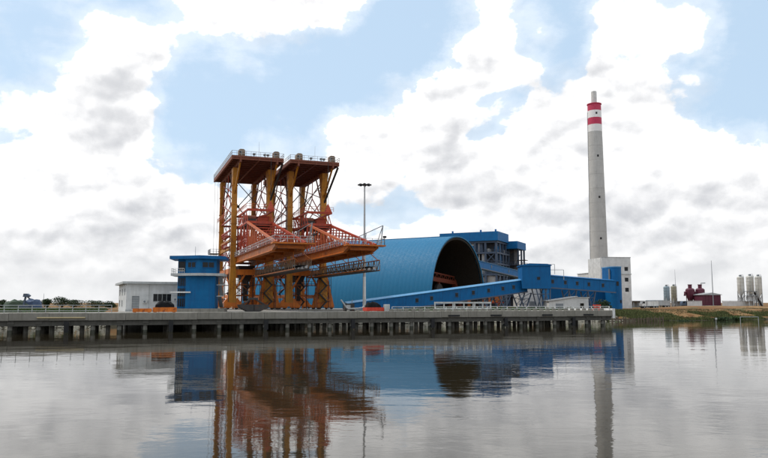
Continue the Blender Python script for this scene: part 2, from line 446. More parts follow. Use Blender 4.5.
def make_ground():
    ss = [-900, -500, -300, -200] + [-150 + 2.5 * i for i in range(181)] + [330, 400, 550, 800, 1200, 2000]
    ns = [16, 20, 24, 26] + [28 + 1.0 * i for i in range(33)] + [64 + 4 * i for i in range(24)] + [180, 240, 340, 500, 900, 1800, 4200]
    v = []; f = []
    for n in ns:
        for s in ss:
            ssc = s * (1 if n < 300 else n / 300)
            p = sn(ssc, n); v.append((p.x, p.y, land_z(ssc, n)))
    W = len(ss)
    for j in range(len(ns) - 1):
        for i in range(W - 1): f.append((j*W+i, j*W+i+1, (j+1)*W+i+1, (j+1)*W+i))
    o = MB().add(v, f).build('ground', 'ground', smooth=False)
    for p in o.data.polygons: p.use_smooth = True
    o['kind'] = 'structure'
make_ground()

# ------------------------------------------------------------------ wharf
S_END = s_at(0, 611); S_BEG = -46.0
SA, SB = s_at(0, 118), s_at(0, 338)            # the stretch in front of the cranes is a deep apron
def qthing(name, label, cat, s, n, z=DECK, rz=0.0, group=None):
    p = sn(s, n); return thing(name, label, cat, (p.x, p.y, z), TH + rz, group)

wharf = qthing('concrete_wharf', 'long grey concrete wharf deck on rows of piles in the water', 'wharf', 0, 0, 0)
box('deck_slab', 'concrete', wharf, S_BEG, S_END, 0, 16, 3.75, DECK)
box('apron_slab', 'concrete', wharf, SA, SB, 16.003, 108, 3.7, DECK - 0.004)
PL = 5.9
n_p = int((S_END - S_BEG) / PL); PL = (S_END - S_BEG) / n_p
pm = MB().prism([(-0.35, 3.46), (-0.02, 3.46), (-0.02, 4.72), (-0.27, 4.72), (-0.35, 4.64)], 'x', 0.025, PL - 0.025).mesh('edge_panel', 'concrete_pale')
for i in range(n_p):
    o = inst('edge_panel', pm, wharf, (S_BEG + i * PL, random.uniform(-.03, .015), random.uniform(-.03, .03)))
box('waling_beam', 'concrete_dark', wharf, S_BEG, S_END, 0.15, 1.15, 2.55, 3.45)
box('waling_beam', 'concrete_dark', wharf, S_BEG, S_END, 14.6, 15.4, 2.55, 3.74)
pile_me = MB().lathe([(0.38, -4), (0.38, 2.56)], 12).mesh('pile', 'pile_concrete', True)
band_me = MB().lathe([(0.382, -1), (0.392, 1.0), (0.392, 1.75), (0.382, 1.82)], 12).mesh('tide_shade_band', 'slime_shade', True)  # dark band at the pile foot: tide mark with painted-in shadow
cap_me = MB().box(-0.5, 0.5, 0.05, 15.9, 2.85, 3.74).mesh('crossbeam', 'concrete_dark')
fend_me = MB().box(-0.36, 0.36, -0.62, -0.36, 1.5, 3.3).box(-0.3, 0.3, -0.36, 0.24, 1.7, 2.0).box(-0.3, 0.3, -0.36, 0.24, 2.75, 3.1).mesh('fender', 'rubber')
s = S_BEG + 2.0; k = 0
while s < S_END - 0.6:
    inst('crossbeam', cap_me, wharf, (s + random.uniform(-.04, .04), 0, 0))
    for n in (0.7, 5.2, 10.0, 15.0):
        po = inst('pile', pile_me, wharf, (s + random.uniform(-.12, .12), n, 0))
        if n < 1: inst('tide_shade_band', band_me, po, (0, 0, random.uniform(-.15, .1)))
    if s < SA - 1 or s > SB:
        inst('pile', pile_me, wharf, (s + 2.05 + random.uniform(-.3, .3), 2.9, 0))
    if k % 4 == 1 and s > -20:
        inst('fender', fend_me, wharf, (s + 0.02, 0, 0))
    s += 4.15; k += 1
pile_in = pile_me
for i in range(13):
    for n in (20, 25):
        inst('pile', pile_in, wharf, (SA + 1.5 + i * 3.9, n, 1.14))
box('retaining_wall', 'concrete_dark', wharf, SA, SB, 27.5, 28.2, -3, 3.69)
# long rubber strips on the panels of the right hand half
strip_me = MB().box(-1.25, 1.25, -0.52, -0.352, 3.62, 3.95).mesh('fender_strip', 'rubber')
for px in (495, 546, 587, 453):
    inst('fender_strip', strip_me, wharf, (s_at(0, px), 0, 0))
MB().tube([(s_at(0, 38), -0.52, 3.92), (s_at(0, 86), -0.52, 3.88)], 0.13).build('service_pipe', 'yellow_pipe', wharf, True)
box('end_block', 'white_paint', wharf, S_END + 0.02, S_END + 0.7, -0.4, 16.1, 3.0, 5.1)
blk_me = MB().frustum((-0.45, 0.45, 0.05, 0.45), (-0.38, 0.38, 0.10, 0.40), DECK, DECK + 0.55).mesh('kerb_block', 'concrete_pale')
s = s_at(0, 392)
while s < S_END - 1:
    inst('kerb_block', blk_me, wharf, (s, 0.0, 0)); s += 1.55

def railing(label, s0, s1, n, h, step, rails, m, group=None, r=0.05):
    t = qthing('wharf_railing', label, 'railing', s0, n, DECK, 0, group)
    L_ = s1 - s0; cnt = max(1, round(L_ / step)); st = L_ / cnt
    pme = MB().box(-r * 1.15, r * 1.15, -r * 1.15, r * 1.15, 0, h).mesh('post', m)
    for i in range(cnt + 1): inst('post', pme, t, (i * st, 0, 0))
    for z in rails:
        MB().box(-r, L_ + r, -r, r, z - r, z + r).build('rail', m, t, loc=(0, -2.2 * r, 0))
    return t
railing('white three-rail railing along the wharf left of the white building', -30, s_at(0.6, 112), 0.6, 1.4, 2.0, (0.45, 0.9, 1.36), 'trim_grey', r=0.045)
railing('white two-rail railing along the wharf towards its free end', s_at(0.7, 392), S_END, 0.7, 1.0, 2.4, (0.55, 0.97), 'white_paint', r=0.05)
for i, (a, b, tx) in enumerate(((434.5, 453.4, 'white barrier frame on the wharf, first from the light mast'), (454.2, 473.5, 'white barrier frame on the wharf, middle one of three'),
                                (474.3, 491, 'white barrier frame on the wharf, nearest the transfer tower'))):
    n = 4.0; a, b = s_at(n, a), s_at(n, b); w_ = b - a
    t = qthing('barrier_frame', tx, 'barrier', a, n, DECK, 0, 'white barrier frames on the wharf')
    for j in range(3): box('upright', 'trim_grey', t, j*(w_-.2)/2, j*(w_-.2)/2+.2, -.08, .08, 0, 1.6)
    box('top_rail', 'trim_grey', t, 0, w_, -.14, .14, 1.602, 1.95)
    box('bottom_rail', 'trim_grey', t, 0, w_, -.26, -.085, 0.35, 0.7)
    for j in (0, 1): box('foot', 'trim_grey', t, j*(w_-.5), j*(w_-.5)+.5, -.5, .5, -.001, .12)

# ------------------------------------------------------------------ white building
WB = at(126, 143)
wb = thing('white_building', 'small white flat-roofed building on the wharf beside the blue control tower', 'building', (WB[0], WB[1], DECK), R(25)); wb.scale = (.894,) * 3
def wall_with_holes(name, m, parent, x0, x1, z0, z1, holes, y=0.0, th=0.3):
    """front wall in the local xz plane with real openings"""
    xs = sorted({x0, x1, *[h[0] for h in holes], *[h[1] for h in holes]}); zs = sorted({z0, z1, *[h[2] for h in holes], *[h[3] for h in holes]})
    b = MB()
    for a, c in zip(xs, xs[1:]):
        for e, g in zip(zs, zs[1:]):
            mx_, mz = (a + c) / 2, (e + g) / 2
            if any(h[0] < mx_ < h[1] and h[2] < mz < h[3] for h in holes): continue
            b.box(a, c, y, y + th, e, g)
    return b.build(name, m, parent)
ww, wh = 11.6, 6.3
holes = [(5.9, 9.9, 2.3, 4.0)]
wall_with_holes('front_wall', 'white_wall', wb, 0, ww, 0, wh, holes + [(1.25, 2.85, 0.6, 3.5)])
box('core', 'white_wall', wb, 0.35, ww - 0.003, 0.55, 21, 0, wh)
lw = wall_with_holes('side_wall', 'white_wall', wb, -21, -0.31, 0, wh, [(-19, -16.5, 3.7, 5.2), (-12, -9.5, 3.7, 5.2), (-19, -16.5, 1.0, 2.6), (-12, -9.5, 1.0, 2.6), (-5.5, -3.2, 3.7, 5.2)])
lw.rotation_euler = (0, 0, R(-90)); lw.location = (0.0, 0, 0)
box('roof_slab', 'trim_grey', wb, -0.9, ww + 0.6, -0.9, 22, wh + 0.003, wh + 0.5)
box('plinth', 'trim_grey', wb, -0.1, ww + .1, -0.12, -0.003, 0, 0.45)
wn = box('window', 'glass_dark', wb, 5.9, 9.9, 0.22, 0.28, 2.3, 4.0)
for x in (6.9, 7.9, 8.9): box('mullion', 'trim_grey', wn, x - .04, x + .04, 0.12, 0.215, 2.3, 4.0)
box('sill', 'trim_grey', wn, 5.8, 10.0, -0.1, -0.003, 2.15, 2.29)
dr = box('door', 'grey_steel', wb, 1.25, 2.85, 0.2, 0.27, 0.6, 3.5)
for i in range(9): box('louvre', 'trim_grey', dr, 1.3, 2.8, 0.14, 0.19, 0.75 + i * .3, 0.88 + i * .3)
for (a, b_, z0, z1) in [(16.5, 19, 3.7, 5.2), (9.5, 12, 3.7, 5.2), (16.5, 19, 1.0, 2.6), (9.5, 12, 1.0, 2.6), (3.2, 5.5, 3.7, 5.2)]:
    box('window', 'glass_dark', wb, 0.2, 0.26, a, b_, z0, z1)

# ------------------------------------------------------------------ blue control tower
BP = at(185, 137)
bt = thing('control_tower', 'blue three-storey control building with white balcony slabs beside the orange cranes', 'building', (BP[0], BP[1], DECK), R(8)); bt.scale = (.856,) * 3
BW, BD = 6.6, 8.0
box('plinth', 'concrete_pale', bt, -2.6, BW + 2.2, -0.8, BD, 0, 0.75)
box('lower_body', 'blue_wall', bt, 0, BW, 0, BD, 0.752, 8.2)
box('stair_bay', 'blue_wall', bt, -2.0, -0.003, 1.6, BD - 0.3, 0.752, 8.2)
for j in range(3):
    for i in range(2):
        p = box('window', 'glass_dark', bt, -1.85 + i * .95, -1.05 + i * .95, 1.52, 1.597, 1.2 + j * 2.35, 3.0 + j * 2.35)
        box('frame', 'blue_panel', p, -1.49 + i * .95, -1.41 + i * .95, 1.46, 1.517, 1.2 + j * 2.35, 3.0 + j * 2.35)
    box('window', 'glass_dark', bt, -2.06, -2.003, 2.2, 4.6, 1.2 + j * 2.35, 3.0 + j * 2.35)
up = [(-0.1, 0.0), (3.3, -1.7), (BW + 0.2, 0.0), (BW + 0.2, BD), (-0.1, BD)]
box('balcony_slab', 'white_paint', bt, -3.3, 1.2, -0.6, BD - .5, 4.3, 4.6)
MB().prism([(-3.4, 0.3), (-0.3, -0.6), (3.3, -2.1), (BW + 1.0, -0.6), (BW + 2.0, 0.6), (BW + 2.0, BD), (-3.4, BD)], 'z', 8.203, 8.75).build('gallery_slab', 'trim_grey', bt)
MB().prism(up, 'z', 8.753, 12.0).build('upper_body', 'blue_wall', bt)
box('upper_bay', 'blue_wall', bt, -2.0, -0.104, 1.6, BD - 0.3, 8.753, 12.0)
box('window', 'glass_dark', bt, -1.85, -0.35, 1.52, 1.597, 9.3, 11.5)
box('window', 'glass_dark', bt, -2.07, -2.003, 2.2, 6.6, 9.4, 11.4)
for (p, q, a, b_) in ((up[0], up[1], 0.18, 0.68), (up[1], up[2], 0.16, 0.84)):     # windows set on the two slanted faces
    p, q = Vector(p), Vector(q); e = (q - p).normalized(); nn = Vector((e.y, -e.x)); L_ = (q - p).length
    A, B = p + e * a * L_, p + e * b_ * L_
    fr = MB(); pn = MB()
    def quad(mb, A, B, z0, z1, o0, o1):
        P = [A + nn * o0, B + nn * o0, B + nn * o1, A + nn * o1]
        mb.prism([(v.x, v.y) for v in P], 'z', z0, z1)
    quad(pn, A, B, 10.1, 11.25, 0.003, 0.04)
    pane = pn.build('window', 'glass_dark', bt)
    quad(fr, A, B, 11.253, 11.38, 0.003, 0.09); quad(fr, A, B, 9.97, 10.097, 0.003, 0.14)
    C = p + e * (a + b_) / 2 * L_
    quad(fr, C - e * .05, C + e * .05, 10.1, 11.25, 0.043, 0.09)
    fr.build('frame', 'blue_panel', pane)
MB().prism([(-3.7, 0.2), (-0.3, -0.9), (3.3, -2.7), (BW + 0.9, -0.9), (BW + 2.2, 0.5), (BW + 2.2, BD + .4), (-3.7, BD + .4)], 'z', 12.003, 12.75).build('roof_slab', 'blue_panel', bt)
box('roof_edge', 'trim_grey', bt, -3.76, -3.703, 0.2, BD + .4, 12.05, 12.7)
rl = MB()
rp = [(-3.3, BD - .2), (-3.3, 0.4), (-0.3, -0.5), (3.3, -2.0)]
for a, b_ in zip(rp[:3], rp[1:3]):
    for z in (9.3, 9.85): rl.bar((*a, z), (*b_, z), 0.07)
    for i in range(7):
        t_ = i / 6; x, y = a[0] + (b_[0]-a[0])*t_, a[1] + (b_[1]-a[1])*t_
        rl.bar((x, y, 8.75), (x, y, 9.85), 0.06)
rl.build('balcony_railing', 'white_paint', bt)
es = MB()
for j in range(3):
    z = 1.0 + j * 2.6
    es.bar((BW + .9, BD - 1, z), (BW + .9, 1.5, z + 2.6), 0.9, 0.15)
    es.box(BW + 0.3, BW + 2.0, 0.6, 1.4, z + 2.5, z + 2.62)
    es.bar((BW + 1.9, 1.0, z), (BW + 1.9, 1.0, z + 3.6), 0.07)
es.build('outside_stair', 'galvanised', bt)

for x, z in ((3.6, 1.9), (10.4, 2.4)):
    a_ = box('air_conditioner', 'white_paint', wb, x, x + .9, -.42, -.003, z, z + .65); MB().tube([(x + .35, -.45, z + .33), (x + .35, -.423, z + .33)], .25, 12).build('fan', 'grey_steel', a_)
MB().tube([(4.9, -.12, 0.5), (4.9, -.12, wh)], .07, 8).build('down_pipe', 'trim_grey', wb, True)
MB().tube([(BW - .35, -.12, 0.8), (BW - .35, -.12, 8.1)], .08, 8).build('down_pipe', 'blue_panel', bt, True)
MB().tube([(1.5, 4, 12.75), (1.5, 4, 15.2)], .05, 6).build('aerial', 'galvanised', bt)

# ------------------------------------------------------------------ ship unloader cranes
FL = Vector(at(232, 180))
LS, LN = 9.2, 24.0
PT = 38.2                                     # platform top above the rail
def truss_rail(mb, p, q, h, step, r=0.04, mid=True):
    p, q = Vector(p), Vector(q); L_ = (q - p).length; n = max(1, round(L_ / step))
    for i in range(n + 1):
        a = p + (q - p) * i / n; mb.bar(a, a + Vector((0, 0, h)), r * 2)
    for z in ((h, h * .5) if mid else (h,)):
        mb.bar(p + Vector((0, 0, z)), q + Vector((0, 0, z)), r * 2)
def make_crane():
    t = thing('unloader_crane', 'x', 'crane', (FL.x, FL.y, DECK), TH, 'ship unloader cranes on the wharf')
    legs = [(0, 0, 1.4), (LS, 0, 1.65), (0, LN, 1.35), (LS, LN, 1.35)]
    for i, (x, y, w_) in enumerate(legs):
        b = MB()
        h = w_ / 2
        b.frustum((x-h*1.5, x+h*1.5, y-h*1.1, y+h*1.1), (x-h*.95, x+h*.95, y-h, y+h), 1.8, 11.0)
        b.frustum((x-h*.95, x+h*.95, y-h, y+h), (x-h*.9, x+h*.9, y-h, y+h), 11.0, 32.0)
        b.frustum((x-h*.9, x+h*.9, y-h, y+h), (x-h*.95, x+h*.95, y-h*2.2, y+h*2.2), 32.0, PT - 1.62)
        lg = b.build('leg', 'ochre_steel', t)
        # flange plates and ladder on the leg
        for z in (6, 11, 16.5, 22, 27, 32): box('flange', 'ochre_steel', lg, x-h*1.12, x+h*1.12, y-h*1.16, y+h*1.16, z, z+.16)
        # travelling bogie
        bg = MB().prism([(x-2.9, 0.75), (x+2.9, 0.75), (x+2.7, 1.25), (x+1.35, 2.9), (x-1.35, 2.9), (x-2.7, 1.25)], 'y', y-.75, y+.75)
        bg.box(x-3.1, x-.35, y-.55, y+.55, .45, 1.15).box(x+.35, x+3.1, y-.55, y+.55, .45, 1.15)
        bo = bg.build('bogie', 'orange_steel', t)
        for dx in (-2.5, -1.1, 1.1, 2.5):
            MB().tube([(x+dx, y-.2, .42), (x+dx, y+.2, .42)], .42, 14).build('wheel', 'dark_steel', bo, True)
    # top trolley platform with its ribs
    X0, X1, Y0, Y1 = -2.2, LS + 1.6, -9.5, LN + 3
    tp = box('top_platform', 'maroon_deck', t, X0, X1, Y0, Y1, PT - .45, PT)
    n = 15
    for i in range(n):
        y = Y0 + .3 + (Y1 - Y0 - .6) * i / (n - 1)
        box('rib', 'maroon_deck', tp, X0 + .1, X1 - .1, y - .14, y + .14, PT - .95, PT - .453)
    for x in (X0 + .2, 0, LS, X1 - .2, LS / 2):
        box('girder', 'maroon_deck', tp, x - .22, x + .22, Y0 + .05, Y1 - .05, PT - 1.62 if x in (0, LS) else PT - 1.0, PT - .456)
    e = MB(); truss_rail(e, (X0, Y0, PT), (X1, Y0, PT), 1.15, 1.2); truss_rail(e, (X0, Y0, PT), (X0, Y1, PT), 1.15, 1.2)
    truss_rail(e, (X1, Y0, PT), (X1, Y1, PT), 1.15, 1.2); truss_rail(e, (X0, Y1, PT), (X1, Y1, PT), 1.15, 1.2)
    e.build('railing', 'galvanised', tp)
    for x, y in ((0.3, Y0 + 1.2), (LS - .2, Y0 + 1.2), (-.2, Y1 - 2.4), (LS + .4, Y1 - 2.4)):
        q = MB(); r = .8
        q.box(x-r, x+r, y-.8, y+.8, PT + .003, PT + 1.2)
        q.prism([(x-r, PT+1.2), (x+r, PT+1.2), (x+r*.92, PT+1.55), (x+r*.5, PT+1.75), (x-r*.5, PT+1.75), (x-r*.92, PT+1.55)], 'y', y-.8, y+.8)
        hb = q.build('sheave_house', 'brown_box', t)
        MB().tube([(x-.35, y-.86, PT+.9), (x-.35, y-.802, PT+.9)], .3, 12).build('sheave', 'dark_steel', hb)
    for x, y in ((3.4, Y0 + .9), (6.1, Y0 + .9), (6.9, Y0 + 1.0)):
        MB().box(x-.3, x+.3, y-.3, y+.3, PT + .5, PT + .95).tube([(x, y, PT), (x, y, PT + .5)], .08).build('floodlight', 'dark_steel', t)
    MB().tube([(5.0, Y0 + 3, PT), (5.0, Y0 + 3, PT + 4.5)], [.06, .02], 6).build('lightning_rod', 'galvanised', t)
    # slanted brackets carrying the overhangs
    for x in (0, LS):
        for (ya, yb, zb) in ((0, Y0 + 1.0, 29.5), (LN, Y1 - .8, 29.5)):
            MB().bar((x, ya, zb), (x, yb, PT - 1.5), .38, .5).build('bracket', 'dark_steel' if yb > 0 else 'ochre_steel', t)
        for (ya, yb) in ((0, 8), (LN, LN - 8)):
            MB().bar((x, ya, 26.5), (x, yb, PT - 1.5), .3, .4).build('brace', 'maroon_deck', t)
    MB().bar((LS, 0, 28), (X1 - .2, Y0 + .6, PT - 1.3), .42, .42).build('bracket', 'dark_steel', t)
    for y, z0, z1 in ((LN, 24.4, 35.4),):                       # cross bracing of the landside frame
        c = MB(); c.bar((0, y, z0), (LS, y, z1), .26); c.bar((0, y + .3, z1), (LS, y + .3, z0), .26)
        c.box(LS/2 - .45, LS/2 + .45, y - .2, y + .5, (z0+z1)/2 - .4, (z0+z1)/2 + .4)
        c.build('cross_brace', 'dark_steel', t)
    # middle frame, red
    for z, hh in ((24.0, .55), (21.0, .6)):
        MB().bar((-.4, LN + .9, z), (LS + .4, LN + .9, z), .4, hh).build('cross_beam', 'red_steel', t)
        MB().bar((.8, .2, z), (LS - .95, .2, z), .4, hh).build('cross_beam', 'red_steel', t)
        for y in (-15,): MB().bar((.9, y, z), (7.3, y, z), .36, hh).build('cross_beam', 'red_steel', t)
        for x in (1.1, 7.1): MB().bar((x, -15, z), (x, .0, z), .34, hh * .8).build('side_beam', 'red_steel', t)
        for x in (0, LS): MB().bar((x, .8, z), (x, LN - .8, z), .34, hh * .7).build('side_beam', 'red_steel', t)
    for x in (1.1, 7.1):
        lat = MB(); y = -15
        while y < -1:
            lat.bar((x, y, 21.2), (x, y + 2.5, 23.9), .16); lat.bar((x, y + 2.5, 21.2), (x, y + 2.5, 23.9), .16); y += 2.5
        lat.build('lattice', 'red_steel', t)
    lat = MB(); x = .9
    while x < LS - 1.5:
        lat.bar((x, .2, 21.2), (x + 1.2, .2, 23.9), .14); lat.bar((x + 1.2, LN + .9, 21.2), (x, LN + .9, 23.9), .14); x += 1.2
    lat.build('lattice', 'red_steel', t)
    fl = MB().box(1.0, LS - 1, -14.8, -2, 20.45, 20.59)
    fp = fl.build('machinery_floor', 'dark_steel', t)
    fr = MB(); truss_rail(fr, (.6, -15.4, 24.3), (7.6, -15.4, 24.3), 1.1, 1.3); truss_rail(fr, (.6, -15.4, 24.3), (.6, 0, 24.3), 1.1, 1.3)
    truss_rail(fr, (-1.2, 3, 24.7), (-1.2, LN, 24.7), 1.1, 1.3); truss_rail(fr, (0, LN + 1.2, 24.7), (LS, LN + 1.2, 24.7), 1.6, .9)
    fr.build('railing', 'salmon_lit_steel', fp)
    mh = MB().box(4.4, 6.8, -11, -6, 20.7, 22.9).prism([(4.2, 22.9), (7.0, 22.9), (5.6, 23.4)], 'y', -11.2, -5.8).build('machinery_house', 'red_steel', t)
    box('winch', 'dark_steel', t, 1.2, 3.8, -11, -7, 20.7, 22.3)
    MB().tube([(1.0, -9, 22.6), (4.0, -9, 22.6)], .75, 16).build('winch_drum', 'maroon_deck', t, True)
    # red trestle columns between boom and middle frame
    for x in (1.1, 7.1):
        for y in (-15, -10, -5, 0):
            MB().bar((x, y, 13.3), (x, y, 20.9), .34).build('column', 'red_steel', t)
        dg = MB()
        for y in (-15, -10, -5):
            dg.bar((x, y, 13.4), (x, y + 5, 20.8), .2); dg.bar((x, y + 5, 13.4), (x, y, 20.8), .2); dg.bar((x, y, 17), (x, y + 5, 17), .2)
        dg.build('diagonals', 'red_steel', t)
    cb = MB()
    for y in (-15, -10, -5, 0):
        cb.bar((1.1, y, 17), (7.1, y, 17), .2); cb.bar((1.1, y, 13.5), (7.1, y, 20.6), .17)
    cb.build('cross_ties', 'red_steel', t)
    # boom
    BT, BB, TIP, BK = 13.3, 12.0, -49.0, 14.0
    for x in (1.1, 7.0):
        g = MB()
        g.prism([(TIP + 3.5, BB), (TIP, BB + .75), (TIP, BT - .1), (BK, BT - .1), (BK, BB)], 'x', x - .3, x + .3)
        g.box(x - .6, x + .6, TIP + 3.5, BK, BB - .12, BB - .003).box(x - .6, x + .6, TIP, BK, BT - .097, BT + .02)
        g.build('boom_girder', 'orange_steel', t)
    for y in (TIP + .5, TIP + 10, TIP + 20, TIP + 30, TIP + 40, BK - 1):
        box('boom_cross_beam', 'orange_steel', t, 1.41, 6.69, y - .25, y + .25, BB + .3, BT - .4)
    box('boom_deck', 'maroon_deck', t, 0.2, 7.9, TIP - .3, BK, BT + .023, BT + .14)
    box('tip_platform', 'orange_steel', t, 0.0, 8.3, TIP - 1.6, TIP + .4, BT - .25, BT + .019)
    br = MB()
    truss_rail(br, (0.25, TIP - 1.5, BT + .14), (0.25, BK, BT + .14), 1.15, 1.5); truss_rail(br, (8.0, TIP - 1.5, BT + .14), (8.0, -16, BT + .14), 1.15, 1.5)
    truss_rail(br, (0.25, TIP - 1.5, BT + .14), (8.0, TIP - 1.5, BT + .14), 1.15, 1.3)
    br.build('boom_railing', 'galvanised', t)
    for x, m_ in ((1.1, 'salmon_lit_steel'), (7.0, 'red_steel')):  # left stay and lattice get a sunlit tone, right ones plain red
        MB().bar((x, -15, 20.9), (x, TIP + 1, BT + .2), .42, .5).build('boom_stay', m_, t)
        la = MB(); n = 13
        for i in range(1, n):
            y = -15 + (TIP + 1 + 15) * i / n; z = 20.9 + (BT + .2 - 20.9) * i / n
            la.bar((x, y, BT), (x, y, z), .17)
            y2 = -15 + (TIP + 1 + 15) * (i - 1) / n
            la.bar((x, y2, BT), (x, y, z), .14)
        la.build('stay_lattice', m_, t)
    for i in (2, 4, 6, 8, 10):
        y = -15 + (TIP + 16) * i / 13; z = 20.9 + (BT + .2 - 20.9) * i / 13
        MB().bar((1.1, y, z), (7.0, y, z), .2).build('stay_tie', 'red_steel', t)
    # tip davit
    dv = MB(); dv.bar((7.4, TIP - 1, BT), (7.8, TIP - 1.2, BT + 4.0), .16); dv.bar((7.8, TIP - 1.2, BT + 4.0), (7.0, TIP + 17, BT + 2.6), .12)
    dv.bar((7.8, TIP - 1.2, BT + 4.0), (7.6, TIP + 2.5, BT), .12); dv.bar((7.0, TIP + 8, BT), (7.4, TIP + 8, BT + 3.3), .12)
    dv.build('tip_davit', 'grey_steel', t)
    MB().box(7.9, 8.5, TIP - 1.4, TIP - .8, BT + 1.5, BT + 1.9).tube([(8.2, TIP - 1.1, BT), (8.2, TIP - 1.1, BT + 1.5)], .07).build('tip_lamp', 'dark_steel', t)
    # belt gallery slung under the boom
    GB, GT = 8.5, 10.6
    gl = MB().box(5.6, 9.0, -45, 2, GB - .18, GB).build('gallery_floor', 'dark_steel', t)
    box('gallery_belt', 'rubber', t, 6.6, 8.2, -44.6, 4, GB + .7, GB + .8)
    for x in (5.6, 9.0):
        q = MB(); q.bar((x, -45, GB), (x, 2, GB), .22); q.bar((x, -45, GT), (x, 2, GT), .2)
        q.build('gallery_chord', 'orange_steel', t)
        q = MB(); y = -45; i = 0
        while y < 2:
            q.bar((x, y, GB), (x, y, GT), .12)
            q.bar((x, y, GB if i % 2 else GT), (x, y + 1.75, GT if i % 2 else GB), .11); y += 1.75; i += 1
        q.build('gallery_lattice', 'brown_box', t)
    for y in (-44, -34, -24, -14, -4):
        MB().bar((5.6, y, GT), (5.6, y, BB), .14).build('hanger', 'orange_steel', t); MB().bar((9.0, y, GT), (7.3, y, BB), .14).build('hanger', 'orange_steel', t)
    bx = random.Random(4)
    for i in range(7): box('idler_cover', 'white_paint', t, 8.2, 8.8, -43 + i * 3.1, -41.4 + i * 3.1, GB + .25, GB + .9)
    # dense red bracing between the legs above the boom
    for y in (-7.5, 4, LN - .5):
        db = MB(); x = .9
        while x < LS - 1.6:
            db.bar((x, y, 13.4), (x + 1.85, y, 17.2), .16); db.bar((x + 1.85, y, 13.4), (x, y, 17.2), .16)
            db.bar((x, y, 17.2), (x + 1.85, y, 20.8), .16); db.bar((x, y, 13.4), (x, y, 20.8), .18); x += 1.85
        db.bar((.8, y, 17.2), (LS - .8, y, 17.2), .26)
        db.build('cross_lattice', 'red_steel', t)
    for x in (0, LS):
        for z0, z1 in ((10.8, 15.8), (18.6, 20.8), (24.4, 30.0), (30.0, 35.6)):
            sb = MB(); sb.bar((x, .7, z0), (x, LN - .7, z1), .2); sb.bar((x + .25, LN - .7, z0), (x + .25, .7, z1), .2)
            sb.build('side_cross_brace', 'red_steel', t)
    ub = MB(); ub.bar((.7, 0, 25), (LS - .9, 0, 33), .18); ub.bar((.7, .2, 33), (LS - .9, .2, 25), .18)
    ub.build('upper_cross_brace', 'dark_steel', t)
    for x, y in ((-.95, .3), (LS - 1.15, LN - .3)):
        ld = MB(); ld.bar((x, y - .22, 2), (x, y - .22, 35), .06); ld.bar((x, y + .22, 2), (x, y + .22, 35), .06)
        for k_ in range(33): ld.bar((x, y - .22, 2.5 + k_), (x, y + .22, 2.5 + k_), .05)
        ld.build('ladder', 'dark_steel', t)
    for dz in (13.3, 16, 18.6):
        wl = MB().box(-1.7, -.85, -1.2, LN * .4, dz, dz + .08); truss_rail(wl, (-1.7, -1.2, dz + .08), (-1.7, LN * .4, dz + .08), 1.1, 1.0)
        wl.build('leg_walkway', 'red_steel', t)
    for (xa, xb) in ((.8, 3.2), (LS - .95, LS - 3.2)):      # lower portal knees
        MB().bar((xa, 0, 5.2), (xb, 0, 9.1), .4).build('knee_brace', 'orange_steel', t)
    for y in (5.5, 18.5):
        lp = MB()
        lp.bar((.4, y, 3.7), (LS - .4, y, 3.7), .3); lp.bar((.4, y, 6.6), (LS - .4, y, 6.6), .22); lp.bar((3.2, y, .1), (3.2, y, 9.6), .28); lp.bar((6.2, y, .1), (6.2, y, 9.6), .28)
        lp.bar((3.2, y, 3.7), (6.2, y, 6.6), .16); lp.bar((6.2, y, 3.7), (3.2, y, 6.6), .16)
        lp.build('lower_lattice', 'orange_steel', t)
    # hopper under the trolley, portal beams and sill beams
    MB().frustum((3.6, 5.8, 8, 11), (2.4, 7.0, 6.5, 12.5), 7.4, 11.6).build('hopper', 'dark_steel', t)
    MB().frustum((4.3, 5.3, 9, 10), (4.1, 5.5, 8.6, 10.4), 2.2, 7.4).build('chute', 'dark_steel', t)
    for y in (0, LN):
        MB().bar((.75, y, 9.6), (LS - .75, y, 9.6), 1.1, 1.4).build('portal_beam', 'orange_steel', t)
    for x in (0, LS):
        MB().bar((x, .75, 10.0), (x, LN - .75, 10.0), 1.0, 1.3).build('portal_beam', 'orange_steel', t)
        MB().bar((x, .9, 3.4), (x, LN - .9, 3.4), .7, .9).build('sill_beam', 'orange_steel', t)
        MB().bar((x, .6, 16.2), (x, LN - .6, 16.2), .6, .9).build('tie_beam', 'ochre_steel', t)
        MB().bar((x, .6, 18.2), (x, LN - .6, 18.2), .6, .6).build('tie_beam', 'ochre_steel', t)
        c = MB(); c.bar((x, 1, 24.8), (x, LN / 2, 31.5), .22); c.bar((x, LN - 1, 24.8), (x, LN / 2, 31.5), .22)
        c.bar((x, LN/2, 31.5), (x, LN/2, PT - 1.6), .2)
        c.build('side_brace', 'red_steel', t)
    # A-shaped inner struts at the waterside right leg
    for dx in (2.6, -2.4):
        MB().bar((LS + dx, -.2, .9), (LS + dx * .25, -.2, 9.0), .9, 1.0).build('raking_strut', 'orange_steel', t)
    st = MB()
    for i in range(6): st.bar((LS - 1.9 + i * .18, -.75, 1.6 + i * 1.1), (LS + 1.9 - i * .18, -.75, 2.1 + i * 1.1), .13)
    st.build('strut_lacing', 'red_steel', t)
